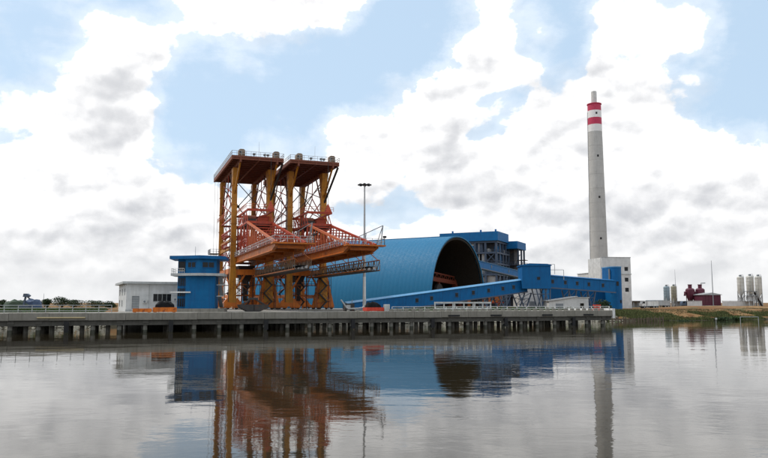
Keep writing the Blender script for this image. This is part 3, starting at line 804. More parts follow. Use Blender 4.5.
    # stair towers: zigzag flights
    def stair(x0, x1, y, zb, cnt, rise, m_='dark_steel'):
        for i in range(cnt):
            a, c = (x0, x1) if i % 2 == 0 else (x1, x0); yy = y + (i % 2) * .9; z = zb + i * rise
            f = MB(); f.bar((a, yy - .38, z), (c, yy - .38, z + rise), .09, .26); f.bar((a, yy + .38, z), (c, yy + .38, z + rise), .09, .26)
            for k in range(8):
                u = (k + .5) / 8; xx = a + (c - a) * u; f.box(xx - .14, xx + .14, yy - .34, yy + .34, z + rise * u - .02, z + rise * u + .03)
            f.bar((a, yy - .4, z + 1.0), (c, yy - .4, z + rise + 1.0), .07); f.bar((c, yy - .4, z + rise), (c, yy - .4, z + rise + 1.0), .07)
            so = f.build('stair_flight', m_, t)
            sg = 1 if c > a else -1
            MB().box(min(c, c + sg), max(c, c + sg), y - .45, y + 1.35, z + rise - .05, z + rise + .04).build('landing', m_, so)
        p = MB()
        for x in (min(x0, x1) - .9, max(x0, x1) + .9):
            for yy in (y - .45, y + 1.35): p.bar((x, yy, zb - (0 if zb > 5 else zb)), (x, yy, zb + cnt * rise + 1), .13)
        p.build('stair_frame', m_, t)
    stair(LS - 1.4, LS + .6, -2.4, .1, 4, 2.1)
    stair(3.2, 5.0, 3.0, .1, 5, 2.0)
    stair(1.2, 3.2, 17.0, .1, 5, 2.1)
    stair(5.2, 7.2, -2.6, 13.4, 3, 2.4, 'red_steel')
    # small railed service platform on the landside left leg
    sp = box('service_platform', 'dark_steel', t, -3.4, -.8, LN - 3.5, LN + 2, 15.6, 15.72)
    q = MB(); truss_rail(q, (-3.4, LN - 3.5, 15.72), (-3.4, LN + 2, 15.72), 1.2, 1.0); truss_rail(q, (-3.4, LN - 3.5, 15.72), (-.9, LN - 3.5, 15.72), 1.2, .8)
    for z in (11, 12.5, 14): q.bar((-3.2, LN - 3, z), (-1, LN - 3, z), .08)
    for x in (-3.2, -2, -1): q.bar((x, LN - 3, 9), (x, LN - 3, 15.6), .09)
    q.build('railing', 'grey_steel', sp)
    # extra sway bracing low in the portal and walkway between the legs
    lb = MB()
    for z0, z1 in ((3.6, 9.0),):
        lb.bar((.6, LN, z0), (LS - .6, LN, z1), .22); lb.bar((LS - .6, LN - .3, z0), (.6, LN - .3, z1), .22)
    lb.bar((0, 2, 3.9), (0, LN / 2, 9.4), .22); lb.bar((0, LN - 2, 3.9), (0, LN / 2, 9.4), .22)
    lb.bar((LS, 2, 3.9), (LS, LN / 2, 9.4), .22); lb.bar((LS, LN - 2, 3.9), (LS, LN / 2, 9.4), .22)
    lb.build('sway_brace', 'orange_steel', t)
    for x in (2.2, 7.0):
        MB().bar((x, 13, .1), (x, 13, 11.6), .42).build('inner_column', 'orange_steel', t)
    wk = MB().box(1.0, LS - 1, 1.0, 2.0, 6.2, 6.3); truss_rail(wk, (1.0, .95, 6.3), (LS - 1, .95, 6.3), 1.1, .9)
    wk.build('walkway', 'dark_steel', t)
    # hoist ropes and spreader on the right, two ropes on the left
    rr = MB(); rr.tube([(7.1, -12, PT - .5), (7.1, -12, 26.6)], .055, 6)
    rr.build('hoist_rope', 'dark_steel', t)
    MB().frustum((6.2, 8.0, -13, -11), (7.0, 7.2, -12.1, -11.9), 24.28, 26.7).build('rope_anchor', 'red_steel', t)
    for dx in (0, .9): MB().tube([(X0 + .3 + dx, Y1 - 1, PT - .5), (X0 + .3 + dx, Y1 - 1, 1.5)], .045, 6).build('hoist_rope', 'galvanised', t)
    cb = MB().tube([(-1.1, -.9, 2), (-1.1, -.9, 33)], .09, 6).tube([(-1.35, 4, 2), (-1.35, 4, 33)], .07, 6)
    cb.build('cable_tray', 'dark_steel', t)
    cab = MB().prism([(0, 0), (2.2, 0), (2.2, 2.4), (0, 2.4)], 'y', 0, 2.6).build('operator_cabin', 'salmon_lit_steel', t, loc=(6.2, -18.5, 13.6))
    box('cabin_window', 'glass_dark', cab, .2, 2.0, -.05, -.003, 1.0, 2.1)
    return t
crane1 = make_crane()
crane1['label'] = 'orange ship unloader crane nearest the blue control building'
crane2 = copy_tree(crane1)
v2 = FL + ES * 14.7
crane2.location = (v2.x, v2.y, DECK)
crane2['label'] = 'orange ship unloader crane nearest the tall light mast'
rails = MB()
fs, fn = to_sn(FL)
for n in (fn, fn + LN): rails.box(SA + .5, SB + 8, n - .06, n + .06, DECK - .01, DECK + .02)
rl_ = rails.build('crane_rail', 'dark_steel', wharf)
box('rail_pad', 'concrete', wharf, SB + .003, SB + 30, fn - 12, fn + LN + 8, 3.6, DECK - .02)

# ------------------------------------------------------------------ things standing on the wharf
def tray(label, s, n, w_, h, m, z=DECK):
    t = qthing('steel_tray', label, 'tray', s, n, z)
    box('floor', m, t, 0, w_, 0, 2.6, .15, .25)
    for y0, y1 in ((0, .12), (2.48, 2.6)): box('side', m, t, 0, w_, y0, y1, .253, h)
    for x0, x1 in ((0, .12), (w_ - .12, w_)): box('end', m, t, x0, x1, .123, 2.477, .253, h)
    for i in range(int(w_ / .8) + 1): box('stake', m, t, i * .8 + .02, i * .8 + .14, -.08, -.003, .1, h)
    for x in (.2, w_ - .6): box('skid', m, t, x, x + .4, .1, 2.5, 0, .147)
    return t
def hump(name, label, cat, s, n, w_, d_, h, m, z, group=None, seed=0):
    mb = MB(); nx, ny = 18, 8; v = []; f = []
    for j in range(ny + 1):
        for i in range(nx + 1):
            u, w2 = i / nx * 2 - 1, j / ny * 2 - 1
            e = max(0, 1 - abs(u) ** 4) ** .5 * max(0, 1 - abs(w2) ** 4) ** .5
            zz = h * e * (0.82 + .26 * mnoise.noise(Vector((u * 2.6 + seed, w2 * 1.5, seed))))
            v.append((u * w_ / 2, w2 * d_ / 2, max(0, zz)))
    for j in range(ny):
        for i in range(nx): f.append((j*(nx+1)+i, j*(nx+1)+i+1, (j+1)*(nx+1)+i+1, (j+1)*(nx+1)+i))
    # closed underside
    o = len(v); ring = [i for i in range(nx+1)] + [(j)*(nx+1)+nx for j in range(1, ny+1)] + [ny*(nx+1)+i for i in range(nx-1, -1, -1)] + [j*(nx+1) for j in range(ny-1, 0, -1)]
    f.append(tuple(reversed(ring)))
    p = sn(s, n)
    return tag(mb.add(v, f).build(name, m, None, True, (p.x, p.y, z), TH), label, cat, group)
n0 = 2.2
a, b_ = s_at(n0, 133), s_at(n0, 152); tray('low orange steel tray, empty, beside the white building', a, n0, b_ - a, .75, 'orange_steel')
a, b_ = s_at(n0, 153.5), s_at(n0, 177); tray('orange steel tray carrying a black tarpaulin bundle by the control building', a, n0, b_ - a, .95, 'orange_steel')
hump('tarpaulin_bundle', 'black tarpaulin bundle lying in the orange tray', 'tarpaulin', (a + b_) / 2, n0 + 1.3, 3.6, 2.2, 2.1, 'black_tarp', DECK + .252, seed=3)
a, b_ = s_at(n0, 367), s_at(n0, 384); tray('red steel tray with dark cargo under the light mast', a, n0, b_ - a, .85, 'red_paint')
hump('cargo_bundle', 'dark covered cargo heaped in the red tray', 'cargo', (a + b_) / 2 - .1, n0 + 1.3, 3.2, 2.2, 1.9, 'black_tarp', DECK + .252, seed=9)
p = qthing('switch_box', 'small white switch box on the wharf beside the red tray', 'cabinet', s_at(n0, 384.6), n0)
box('body', 'white_paint', p, 0, 1.1, 0, .7, .15, 1.45); box('door', 'trim_grey', p, .1, 1.0, -.04, -.003, .25, 1.3); box('base', 'concrete', p, -.1, 1.2, -.1, .8, 0, .148)
# clamshell grab standing on the deck
def grab(label, s, n):
    t = qthing('grab_bucket', label, 'grab bucket', s, n)
    for sg in (-1, 1):
        poly = [(0.02 * sg, .02), (1.0 * sg, 0.0), (2.2 * sg, .9), (2.4 * sg, 1.7), (.05 * sg, 1.7)]
        sh = MB().prism(poly, 'y', -1.3, 1.3).build('shell', 'dark_steel', t)
        for y in (-1.36, 1.303): MB().prism([(x * .9 + .1 * sg, z * .85 + .12) for x, z in poly], 'y', y, y + .057).build('cheek_plate', 'dark_steel', sh)
        MB().bar((1.9 * sg, -.9, 1.6), (.45 * sg, -.5, 3.0), .2).bar((1.9 * sg, .9, 1.6), (.45 * sg, .5, 3.0), .2).build('arm', 'dark_steel', t)
    box('head', 'dark_steel', t, -.7, .7, -.7, .7, 2.9, 3.4)
    return t
g = grab('black clamshell grab bucket standing on the deck under the cranes', s_at(14, 253), 14); g.scale = (1.25, 1, .82)
# white bent service pipe and a dark generator by the mast foot
pp = MB(); nn_ = 9.0
A = [(s_at(nn_, 341), nn_, DECK + 2.35), (s_at(nn_, 346.5), nn_, DECK + .75), (s_at(nn_, 348.5), nn_, DECK + .55), (s_at(nn_, 358), nn_, DECK + .62), (s_at(nn_, 362.5), nn_, DECK + .75), (s_at(nn_, 365), nn_, DECK + 1.3), (s_at(nn_, 365.7), nn_, DECK + 2.4)]
o = qthing('service_pipe', 'white bent pipe rising from the wharf at the mast foot', 'pipe', A[0][0], nn_)
pp.tube([(a[0] - A[0][0], 0, a[2] - DECK) for a in A], .15, 10).build('pipe_run', 'galvanised', o, True)
for i in (2, 3): box('saddle', 'concrete', o, A[i][0]-A[0][0]-.2, A[i][0]-A[0][0]+.2, -.35, .35, 0, .34 if i == 2 else .41)
g = qthing('generator_set', 'dark generator on skids between the crane and the mast', 'generator', s_at(11.5, 345), 11.5)
box('skid', 'dark_steel', g, 0, 2.2, 0, 1.3, 0, .2); box('canopy', 'dark_steel', g, .05, 2.1, .05, 1.25, .203, 1.6); box('radiator', 'galvanised', g, .3, 1.2, -.01, .047, .6, 1.3)
MB().tube([(1.7, .6, 1.6), (1.7, .6, 2.2), (1.9, .6, 2.35)], .08).build('exhaust', 'grey_steel', g)
# red folding stand near the free end
g = qthing('folding_stand', 'orange-red folding stand on the free end of the wharf', 'barrier', s_at(1.6, 593), 1.6)
for i in range(2):
    for q in (0, 1):
        x0 = i * 1.05
        MB().bar((x0, q * .9 - .45, 0), (x0 + .85, .0, 1.15), .16).bar((x0 + .95, q * .9 - .45, 0), (x0 + .1, 0, 1.15), .16).build('leg_pair', 'red_paint', g)
MB().bar((0, 0, 1.2), (2.0, 0, 1.2), .22, .3).build('board', 'red_paint', g); MB().bar((.1, -.3, .55), (1.95, -.3, .55), .1, .35).build('board', 'red_paint', g)
# ------------------------------------------------------------------ light mast
MP = at(364.3, 172)
ht = zat(183, 172) - LAND
ms = thing('light_mast', 'tall slender light mast with a ring of floodlights behind the crane booms', 'light mast', (MP[0], MP[1], LAND))
MB().tube([(0, 0, 0), (0, 0, 10), (0, 0, ht)], [.38, .32, .16], 12).build('pole', 'galvanised', ms, True)
MB().tube([(0, 0, 0.3), (0, 0, 8.5)], [.405, .36], 12).build('painted_sleeve', 'white_paint', ms, True)
box('base', 'concrete', ms, -1, 1, -1, 1, -.5, .35)
MB().lathe([(1.05, ht - .55), (1.2, ht - .5), (1.2, ht - .4), (1.05, ht - .35), (.9, ht - .45), (1.05, ht - .55)], 20).bar((-1.1, 0, ht - .45), (1.1, 0, ht - .45), .1).bar((0, -1.1, ht - .45), (0, 1.1, ht - .45), .1).build('lamp_ring', 'grey_steel', ms)
for i in range(8):
    t_ = i * math.pi / 4; x, y = 1.4 * math.cos(t_), 1.4 * math.sin(t_)
    MB().box(x - .3, x + .3, y - .3, y + .3, ht - .62, ht - .32).build('floodlight', 'dark_steel', ms)

# ------------------------------------------------------------------ barrel-vaulted coal shed
SHR = R(-30)
W2, HH = 23.6, zat(236.6, 249) - LAND
base = Vector(at(430, 229))
e_y = Vector((-math.sin(SHR), math.cos(SHR))); c0 = base + e_y * W2
shed = thing('coal_shed', 'huge blue barrel-vaulted coal shed with a dark open end', 'shed', (c0.x, c0.y, LAND), SHR)
def arch(r, h, n=36):
    return [(-r * math.copysign(abs(math.cos(t)) ** .92, math.cos(t)), h * math.sin(t) ** .92) for t in [math.pi * i / n for i in range(n + 1)]]
def vault(mb, outer, inner, x0, x1):
    n = len(outer); o = []
    for x in (x0, x1):
        o += [(x, y, z) for y, z in outer]; o += [(x, y, z) for y, z in inner]
    f = []
    for i in range(n - 1):
        f += [(i, i+1, 2*n+i+1, 2*n+i), (n+i, 3*n+i, 3*n+i+1, n+i+1), (i, n+i, n+i+1, i+1), (2*n+i, 2*n+i+1, 3*n+i+1, 3*n+i)]
    f += [(0, 2*n, 3*n, n), (n-1, 2*n-1, 4*n-1, 3*n-1)]
    return mb.add(o, f)
BAY = 6.2; NB = 13
vm_ = vault(MB(), arch(W2, HH), arch(W2 - .25, HH - .25), -BAY + .006, -.006).mesh('roof_bay', 'shed_blue', True)
for i in range(NB): inst('roof_bay', vm_, shed, (-i * BAY, 0, 0))
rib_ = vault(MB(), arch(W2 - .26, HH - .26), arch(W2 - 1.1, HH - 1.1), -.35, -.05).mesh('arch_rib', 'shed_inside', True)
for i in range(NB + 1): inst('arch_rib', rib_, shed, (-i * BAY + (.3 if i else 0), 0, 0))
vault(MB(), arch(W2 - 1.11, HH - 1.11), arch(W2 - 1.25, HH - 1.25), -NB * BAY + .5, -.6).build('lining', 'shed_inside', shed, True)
MB().prism(arch(W2 - .02, HH - .02), 'x', -NB * BAY - .3, -NB * BAY + .02).build('end_wall', 'shed_blue', shed)
vault(MB(), arch(W2 + .12, HH + .12), arch(W2 - .3, HH - .3), .003, .3).build('opening_trim', 'shed_blue', shed, True)
box('ridge_vent', 'shed_blue', shed, -NB * BAY + 1, -1, -.8, .8, HH + .095, HH + .4)
def heap(name, label, cat, loc, rz, lx, ly, h, m, seed):
    mb = MB(); v = []; f = []; nx, ny = 40, 22
    for j in range(ny + 1):
        for i in range(nx + 1):
            u, w2 = i / nx * 2 - 1, j / ny * 2 - 1
            e = max(0, 1 - max(abs(u) ** 1.3, abs(w2) ** 1.0) - .15 * abs(u * w2))
            zz = h * e * (.9 + .35 * mnoise.noise(Vector((u * 4 + seed, w2 * 3, 0))))
            v.append((u * lx / 2, w2 * ly / 2, zz - .3))
    for j in range(ny):
        for i in range(nx): f.append((j*(nx+1)+i, j*(nx+1)+i+1, (j+1)*(nx+1)+i+1, (j+1)*(nx+1)+i))
    return tag(mb.add(v, f).build(name, m, None, True, loc, rz), label, cat)
hp = c0 + Vector((math.cos(SHR), math.sin(SHR))) * (-38)
heap('coal_heap', 'long black coal heap inside the open blue shed', 'coal heap', (hp.x, hp.y, LAND), SHR, 62, 36, 9, 'coal', 2)
# reclaimer inside the shed mouth
rc = c0 + Vector((math.cos(SHR), math.sin(SHR))) * (-11) + e_y * 4
rm = thing('bucket_reclaimer', 'orange bridge reclaimer standing in the mouth of the coal shed', 'reclaimer', (rc.x, rc.y, LAND), SHR)
MB().bar((0, -16, 11.4), (0, 17, 9.8), 1.3, 1.5).build('bridge_beam', 'rusty_red', rm)
MB().bar((0, -16, 14.0), (0, 17, 12.0), .5, .5).build('top_chord', 'rusty_red', rm)
q = MB()
for i in range(9):
    y = -16 + i * 33 / 9; q.bar((0, y, 11.4 - i * .17), (0, y + 1.8, 14.0 - i * .22), .25); q.bar((0, y + 1.8, 14.0 - i * .22), (0, y + 3.67, 11.2 - i * .17), .25)
q.build('lattice', 'rusty_red', rm)
for y in (-15.5, 16.5):
    MB().bar((-2.2, y, .8), (0, y, 8 if y < 0 else 11), .9).bar((2.2, y, .8), (0, y, 8 if y < 0 else 11), .9).build('end_leg', 'rusty_red', rm)
    box('end_truck', 'rusty_red', rm, -3.2, 3.2, y - .6, y + .6, 0, 1.0)
box('drive_house', 'rusty_red', rm, -1.4, 1.4, -13, -8.5, 8.4, 10.6)
MB().tube([(-.5, 2, 6.2), (.5, 2, 6.2)], 3.0, 20).build('bucket_wheel', 'dark_steel', rm)
MB().bar((0, 2, 6), (0, 2, 10.2), .8).build('wheel_arm', 'rusty_red', rm)
# orange stacker outside, seen under the conveyor
sk = at(484, 238)
so = thing('yard_machine', 'orange yard stacker half hidden below the blue conveyor', 'stacker', (sk[0], sk[1], LAND), R(-8))
for x in (-5, 0, 5):
    box('column', 'orange_steel', so, x - .5, x + .5, -.5, .5, .6, 6)
    box('truck', 'dark_steel', so, x - 1.4, x + 1.4, -.8, .8, 0, .6)
for z in (2.0, 4.2, 6.0): box('deck', 'red_steel', so, -6.4, 6.6, -1.2, 1.2, z + .003, z + .4)
box('house', 'orange_steel', so, 1.5, 5.8, -1.1, 1.0, 2.41, 4.19); box('house_window', 'glass_dark', so, 2.2, 3.6, -1.16, -1.103, 3.0, 3.8)
MB().bar((-6, 0, 6.6), (9.5, 0, 9.5), .7, .8).build('boom', 'orange_steel', so)
q = MB(); truss_rail(q, (-6.4, -1.2, 4.6), (6.6, -1.2, 4.6), 1.0, 1.2); q.build('railing', 'red_steel', so)

# ------------------------------------------------------------------ boiler house behind the shed
bc = Vector(at(497, 380)); BR = R(-26)
bh = thing('boiler_house', 'open-framed boiler house with blue roof parapets rising behind the coal shed', 'boiler house', (bc.x, bc.y, LAND), BR)
TOPZ = zat(240.5, 380) - LAND; RZ = zat(231.5, 380) - LAND
Wb, Db = 30.0, 24.0
levels = [0] + [TOPZ * i / 6 for i in range(1, 7)]
rng = random.Random(11)
for i, x in enumerate((-Wb, -Wb * .8, -Wb * .6, -Wb * .4, -Wb * .2, 0)):
    box('column', 'boiler_frame', bh, x - .55, x + .55, -.4, .7, 0, TOPZ)
for y in (6, 12, 18, 24): box('column', 'boiler_frame', bh, -.5, .5, y - .5, y + .5, 0, TOPZ)
for z in levels[1:]:
    box('floor_beam', 'boiler_frame', bh, -Wb - .5, .6, -.52, -.402, z - 1.1, z - .02)
    box('floor_slab', 'boiler_frame', bh, -Wb, .3, -.38, Db, z - .35, z - .1)
    box('side_beam', 'boiler_frame', bh, .503, .7, -.3, Db + .4, z - 1.1, z - .15)
    q = MB(); truss_rail(q, (-Wb, -.6, z), (0, -.6, z), 1.1, 2.5, .06); truss_rail(q, (.75, -.3, z), (.75, Db, z), 1.1, 2.5, .06); q.build('railing', 'boiler_frame', bh)
box('furnace', 'boiler_dark', bh, -Wb + 1, -2.5, 5, Db - .5, 0, TOPZ - .6)
for i in range(46):
    x = rng.uniform(-Wb + 2, -3); j = rng.randrange(1, 6); z = levels[j] + .1; w_ = rng.uniform(1.5, 5)
    box('equipment', rng.choice(['boiler_silver', 'boiler_dark', 'boiler_frame', 'boiler_silver', 'blue_wall']), bh, x, min(x + w_, -1), 1.0 + rng.random(), 4.6, z - .19, z + rng.uniform(1.5, 5.2))
for i in range(16):
    x = rng.uniform(-Wb + 2, -2); r = rng.uniform(.35, .8)
    MB().tube([(x, 1 + rng.random() * 2, rng.choice(levels[:3])), (x, 1.5, rng.choice(levels[4:]))], r, 10).build('pipe', 'boiler_silver', bh, True)
for i in range(8):
    y = rng.uniform(2, Db - 4); j = rng.randrange(1, 6); box('equipment', rng.choice(['boiler_silver', 'boiler_dark', 'blue_wall']), bh, -2.4, -.3 + rng.uniform(0, .2), y, y + rng.uniform(1.5, 4), levels[j] - .08, levels[j] + rng.uniform(1.5, 5))
for (a, b_, z0, z1) in ((-Wb, -Wb*.8, 1, 2), (-Wb*.4, -Wb*.2, 2, 3), (-Wb*.2, 0, 4, 5), (-Wb*.8, -Wb*.6, 3, 4)):
    MB().bar((a, .3, levels[z0]), (b_, .3, levels[z1]), .45).bar((b_, .9, levels[z0]), (a, .9, levels[z1]), .45).build('cross_brace', 'boiler_frame', bh)
rf = box('roof_parapet', 'blue_panel', bh, -Wb - 2.2, 1.6, -1.8, Db * .8, TOPZ + .003, RZ)
for x in (-Wb * .85, -Wb * .3, -.5): box('roof_vent', 'blue_panel', rf, x - .4, x + .4, 1, 1.8, RZ, RZ + 1.4)
# lower wing to the right, further back
q = box('wing_roof', 'blue_panel', bh, -6, 6.6, Db * .8 + .2, Db + 14, TOPZ - 3.2, TOPZ + 1.0)
for y in (Db, Db + 7, Db + 13):
    box('column', 'boiler_frame', bh, 5.2, 6.1, y - .4, y + .4, 0, TOPZ - 3.205)
for z in levels[1:5]:
    box('wing_floor', 'boiler_frame', bh, -5.6, 7.6, Db + .5, Db + 13.6, z - .4, z)
    q = MB(); truss_rail(q, (7.6, Db, z), (7.6, Db + 13.6, z), 1.2, 2, .07); truss_rail(q, (1, Db + .45, z), (7.6, Db + .45, z), 1.2, 2, .07); q.build('railing', 'boiler_frame', bh)
box('wing_core', 'boiler_dark', bh, -5, 2.5, Db + 3, Db + 13, 0, TOPZ - 3.21)
for j in range(5):
    MB().bar((3, Db + .9, levels[j] + .02), (6.5, Db + .9, levels[j + 1] - .4), .8, .25).build('stair_flight', 'galvanised', bh)
for z in (levels[4] + 2.2, levels[3] + .8): box('canopy', 'dark_steel', bh, 5, 10, Db - 1, Db + 5, z, z + .25)

# ------------------------------------------------------------------ conveyors and transfer tower
def gallery(label, A, B, w_, h, roofm, cladm, wins, trestles=(), gname='conveyor_gallery', group=None):
    A, B = Vector(A), Vector(B); d = B - A; L_ = Vector((d.x, d.y)).length; rz = math.atan2(d.y, d.x); sl = d.z / L_
    t = thing(gname, label, 'conveyor', A, rz, group)
    def sk_(mb):
        mb.v = [(x, y, z + x * sl) for x, y, z in mb.v]; return mb
    n = max(2, round(L_ / 6.0)); st = L_ / n
    me = sk_(MB().box(0.015, st - .015, -w_ / 2, w_ / 2, 0, h)).mesh('cladding_panel', cladm)
    for i in range(n): inst('cladding_panel', me, t, (i * st, 0, i * st * sl))
    sk_(MB().prism([(-w_/2 - .25, h + .003), (w_/2 + .25, h + .003), (w_/2 + .25, h + .12), (0, h + .55), (-w_/2 - .25, h + .12)], 'x', -.1, L_ + .1)).build('roof', roofm, t)
    for yy in (-w_/2 - .06, ): sk_(MB().box(0, L_, yy - .12, yy + .055, -.25, .12)).build('bottom_chord', 'blue_grey_steel', t)
    for u in wins:
        x = u * L_; zz = x * sl
        o = MB().box(x - .45, x + .45, -w_/2 - .05, -w_/2 - .003, zz + h * .40, zz + h * .40 + 1.0).build('window', 'glass_dark', t)
        MB().box(x - .55, x + .55, -w_/2 - .09, -w_/2 - .003, zz + h * .40 + 1.003, zz + h * .40 + 1.1).build('frame', 'blue_grey_steel', o); MB().box(x - .55, x + .55, -w_/2 - .12, -w_/2 - .003, zz + h * .40 - .1, zz + h * .40 - .003).build('frame', 'blue_grey_steel', o)
    for u, spread in trestles:
        x = u * L_; zt = x * sl - .26; zb = LAND - A.z
        tr = MB()
        for yy in (-w_/2 + .2, w_/2 - .2):
            tr.bar((x, yy, zb), (x - spread, yy, zt), .32); tr.bar((x + .2, yy, zb), (x + spread + .2, yy, zt), .32)
            hgt = zt - zb
            for k in range(1, 3):
                f = k / 3; tr.bar((x - spread * f, yy, zb + hgt * f), (x + spread * f + .2, yy, zb + hgt * f), .16)
                f2 = min(1, f + .33); tr.bar((x - spread * f, yy, zb + hgt * f), (x + spread * f2, yy, zb + hgt * f2), .13)
        tr.bar((x, -w_/2 + .2, zb + .6 * (zt - zb)), (x, w_/2 - .2, zb + .6 * (zt - zb)), .2)
        tr.build('trestle', 'blue_grey_steel', t)
        MB().box(x - .7, x + .9, -w_/2 - .3, w_/2 + .3, zb - .3, zb + .25).build('footing', 'concrete', t)
    return t
tp_ = Vector(at(521, 212))
TWr = R(-2)
GH = 3.55
A3 = (*at(345, 192), zat(304.5, 192) - GH + .2); B3 = (*at(524, 214), zat(278.2, 214) - GH - .55)
gallery('long blue conveyor gallery climbing from the mast to the transfer tower', A3, B3, 4.0, GH, 'roof_blue', 'blue_panel',
        [.36, .44, .58, .675, .765, .85, .915, .97], [(.76, 1.5), (.86, 1.9), (.985, 2.2)])
zb = zat(289, 215) - LAND; zt = zat(266.5, 215) - LAND
tw = thing('transfer_tower', 'blue transfer tower joining the three conveyor galleries on steel legs', 'tower', (tp_.x, tp_.y - 2.6, LAND), TWr)
TWw = at(548.5, 213)[0] - tp_.x
box('body', 'blue_panel', tw, 0, TWw, 0, 8, zb, zt)
MB().prism([(-.3, zt - .1), (-.3, zt + .12), (2.2, zt + .65), (TWw - 1, zt + .5), (TWw + .3, zt + .12), (TWw + .3, zt - .1)], 'y', -.3, 8.3).build('roof', 'blue_panel', tw)
box('window', 'glass_dark', tw, 4.4, 5.3, -.05, -.003, zb + 2.6, zb + 3.5)
for x in (TWw * .66, TWw - .4):
    for y in (.4, 7.6):
        MB().bar((x, y, 0), (x - 1.5, y, zb - .003), .3).bar((x, y, 0), (min(TWw - .2, x + 1.7), y, zb - .003), .3).build('leg', 'blue_grey_steel', tw)
q = MB()
for z in (zb * .75,): q.bar((TWw * .5, .4, z), (TWw - .3, .4, z), .18); q.bar((TWw * .5, 7.6, z), (TWw - .3, 7.6, z), .18)
q.build('leg_ties', 'blue_grey_steel', tw)
# pipe frames on the roof side
pf = MB()
for (a, b_, z) in ((TWw - .5, TWw + 2.2, zt + .6), (TWw + .2, TWw + 4.9, zt - 1.1)):
    pf.bar((a, 5, z - .9), (a, 5, z), .14); pf.bar((b_, 5, z - 3), (b_, 5, z), .14); pf.bar((a, 5, z), (b_, 5, z), .14)
pf.build('pipe_frame', 'galvanised', tw)
A4 = (*at(547.5, 216.5), zat(287.8, 216.5)); B4 = (*at(612, 224), zat(292.5, 224))
gallery('level blue conveyor gallery running from the transfer tower to the round-fronted building', A4, B4, 4.2, zat(274.6, 216.5) - zat(287.8, 216.5) - .5, 'blue_panel', 'blue_panel',
        [.03, .22, .40, .58, .8], [(.33, 1.3), (.62, 1.3)])
A5 = (*at(468, 268), zat(266, 268)); B5 = (*at(526, 330), zat(279.5, 330))
gallery('short blue conveyor gallery sloping down from the shed in front of the boiler house', A5, B5, 3.4, 2.7, 'roof_blue', 'blue_panel', [.3, .6], [(.55, 2.0)])

# white halls behind the trestles
w1 = Vector(at(519, 240))
t = thing('white_hall', 'plain white hall wall seen between the conveyor trestles', 'building', (w1.x, w1.y, LAND), R(2))
hw = at(549.5, 241)[0] - w1.x
box('wall', 'white_wall', t, 0, hw, 0, 9, 0, zat(286, 240) - LAND); box('roof', 'trim_grey', t, -.3, hw + .3, -.3, 9.3, zat(286, 240) - LAND + .003, zat(286, 240) - LAND + .35)
box('door', 'grey_steel', t, 3.5, 5.5, -.06, -.003, 0, 2.6)
w1 = Vector(at(549, 205)); w2_ = at(576, 207)[0]
t = thing('lean_to_shed', 'low white lean-to shed with a sloping roof by the transfer tower', 'shed', (w1.x, w1.y, LAND), R(3))
lw_ = w2_ - w1.x
MB().prism([(0, 0), (lw_, 0), (lw_, zat(297, 205) - LAND), (0, zat(301.5, 205) - LAND)], 'y', 0, 6).build('wall', 'white_wall', t)
MB().prism([(-.3, zat(301.5, 205) - LAND + .01), (lw_ + .0, zat(297, 205) - LAND + .01), (lw_ + .0, zat(297, 205) - LAND + .25), (-.3, zat(301.5, 205) - LAND + .25)], 'y', -.4, 6.4).build('roof', 'galvanised', t)
box('shutter', 'grey_steel', t, 2, 4.2, -.06, -.003, 0, 1.9)
w1 = Vector(at(576.5, 206)); hw = at(588, 207)[0] - w1.x
t = thing('pump_house', 'small white cube-shaped hut with a dark doorway beside the lean-to shed', 'hut', (w1.x, w1.y, LAND), R(6))
hz_ = zat(298, 206) - LAND
wall_with_holes('front_wall', 'white_wall', t, 0, hw, 0, hz_, [(hw * .3, hw * .62, .0, 2.0)])
box('core', 'concrete_dark', t, .3, hw - .3, .9, 3.6, 0, hz_ - .2); box('roof', 'trim_grey', t, -.25, hw + .25, -.25, 3.9, hz_ + .003, hz_ + .25)
for x in (0, hw - .25): box('side_wall', 'white_wall', t, x, x + .25, .303, 3.6, 0, hz_)
box('back_wall', 'white_wall', t, 0, hw, 3.603, 3.8, 0, hz_)

# blue building with the rounded front and the white block behind
b1 = Vector(at(549, 232)); bw = at(612, 236)[0] - b1.x
t = thing('blue_hall', 'long low blue hall under the level conveyor gallery', 'building', (b1.x, b1.y, LAND), R(3))
hz_ = zat(288, 233) - LAND
npan = 4
for i in range(npan): box('wall_panel', 'blue_panel', t, i * bw / npan + .02, (i + 1) * bw / npan - .02, 0, 9, 0, hz_)
box('roof', 'roof_blue', t, -.3, bw + .3, -.3, 9.3, hz_ + .003, hz_ + .3)
for x in (6.5, 11.5): box('door', 'blue_grey_steel', t, x, x + 2.0, -.07, -.003, 0, 2.8)
r1 = Vector(at(616, 228.5))
t = thing('round_stair_tower', 'blue half-round stair tower at the end of the level conveyor', 'tower', (r1.x, r1.y, LAND), R(5))
hz_ = zat(267.5, 228) - LAND; rr = 1.95
hv = [(rr * math.cos(a), rr * math.sin(a)) for a in [math.pi + math.pi * i / 18 for i in range(19)]] + [(rr, 6), (-rr, 6)]
MB().prism(hv, 'z', 0, hz_).build('shell', 'blue_panel', t, True)
MB().prism([(x * 1.05, y * 1.05 - .05) for x, y in hv], 'z', hz_ + .003, hz_ + .3).build('roof', 'roof_blue', t)
MB().tube([(-rr - .25, -.6, 6), (-rr - .25, -.6, hz_ - .5)], .28, 10).build('down_pipe', 'grey_steel', t, True)
box('window', 'glass_dark', t, -.5, .3, -rr - .06, -rr - .003, hz_ * .56, hz_ * .56 + 1.4)
box('window', 'glass_dark', t, .6, 1.1, -rr + .08, -rr + .35, hz_ * .15, hz_ * .15 + 1.0)
k1 = Vector(at(603, 262)); kw = at(631, 265)[0] - k1.x
t = thing('white_block', 'tall white concrete block behind the blue stair tower, below the chimney', 'building', (k1.x, k1.y, LAND), R(8))
hz_ = zat(257.5, 262) - LAND
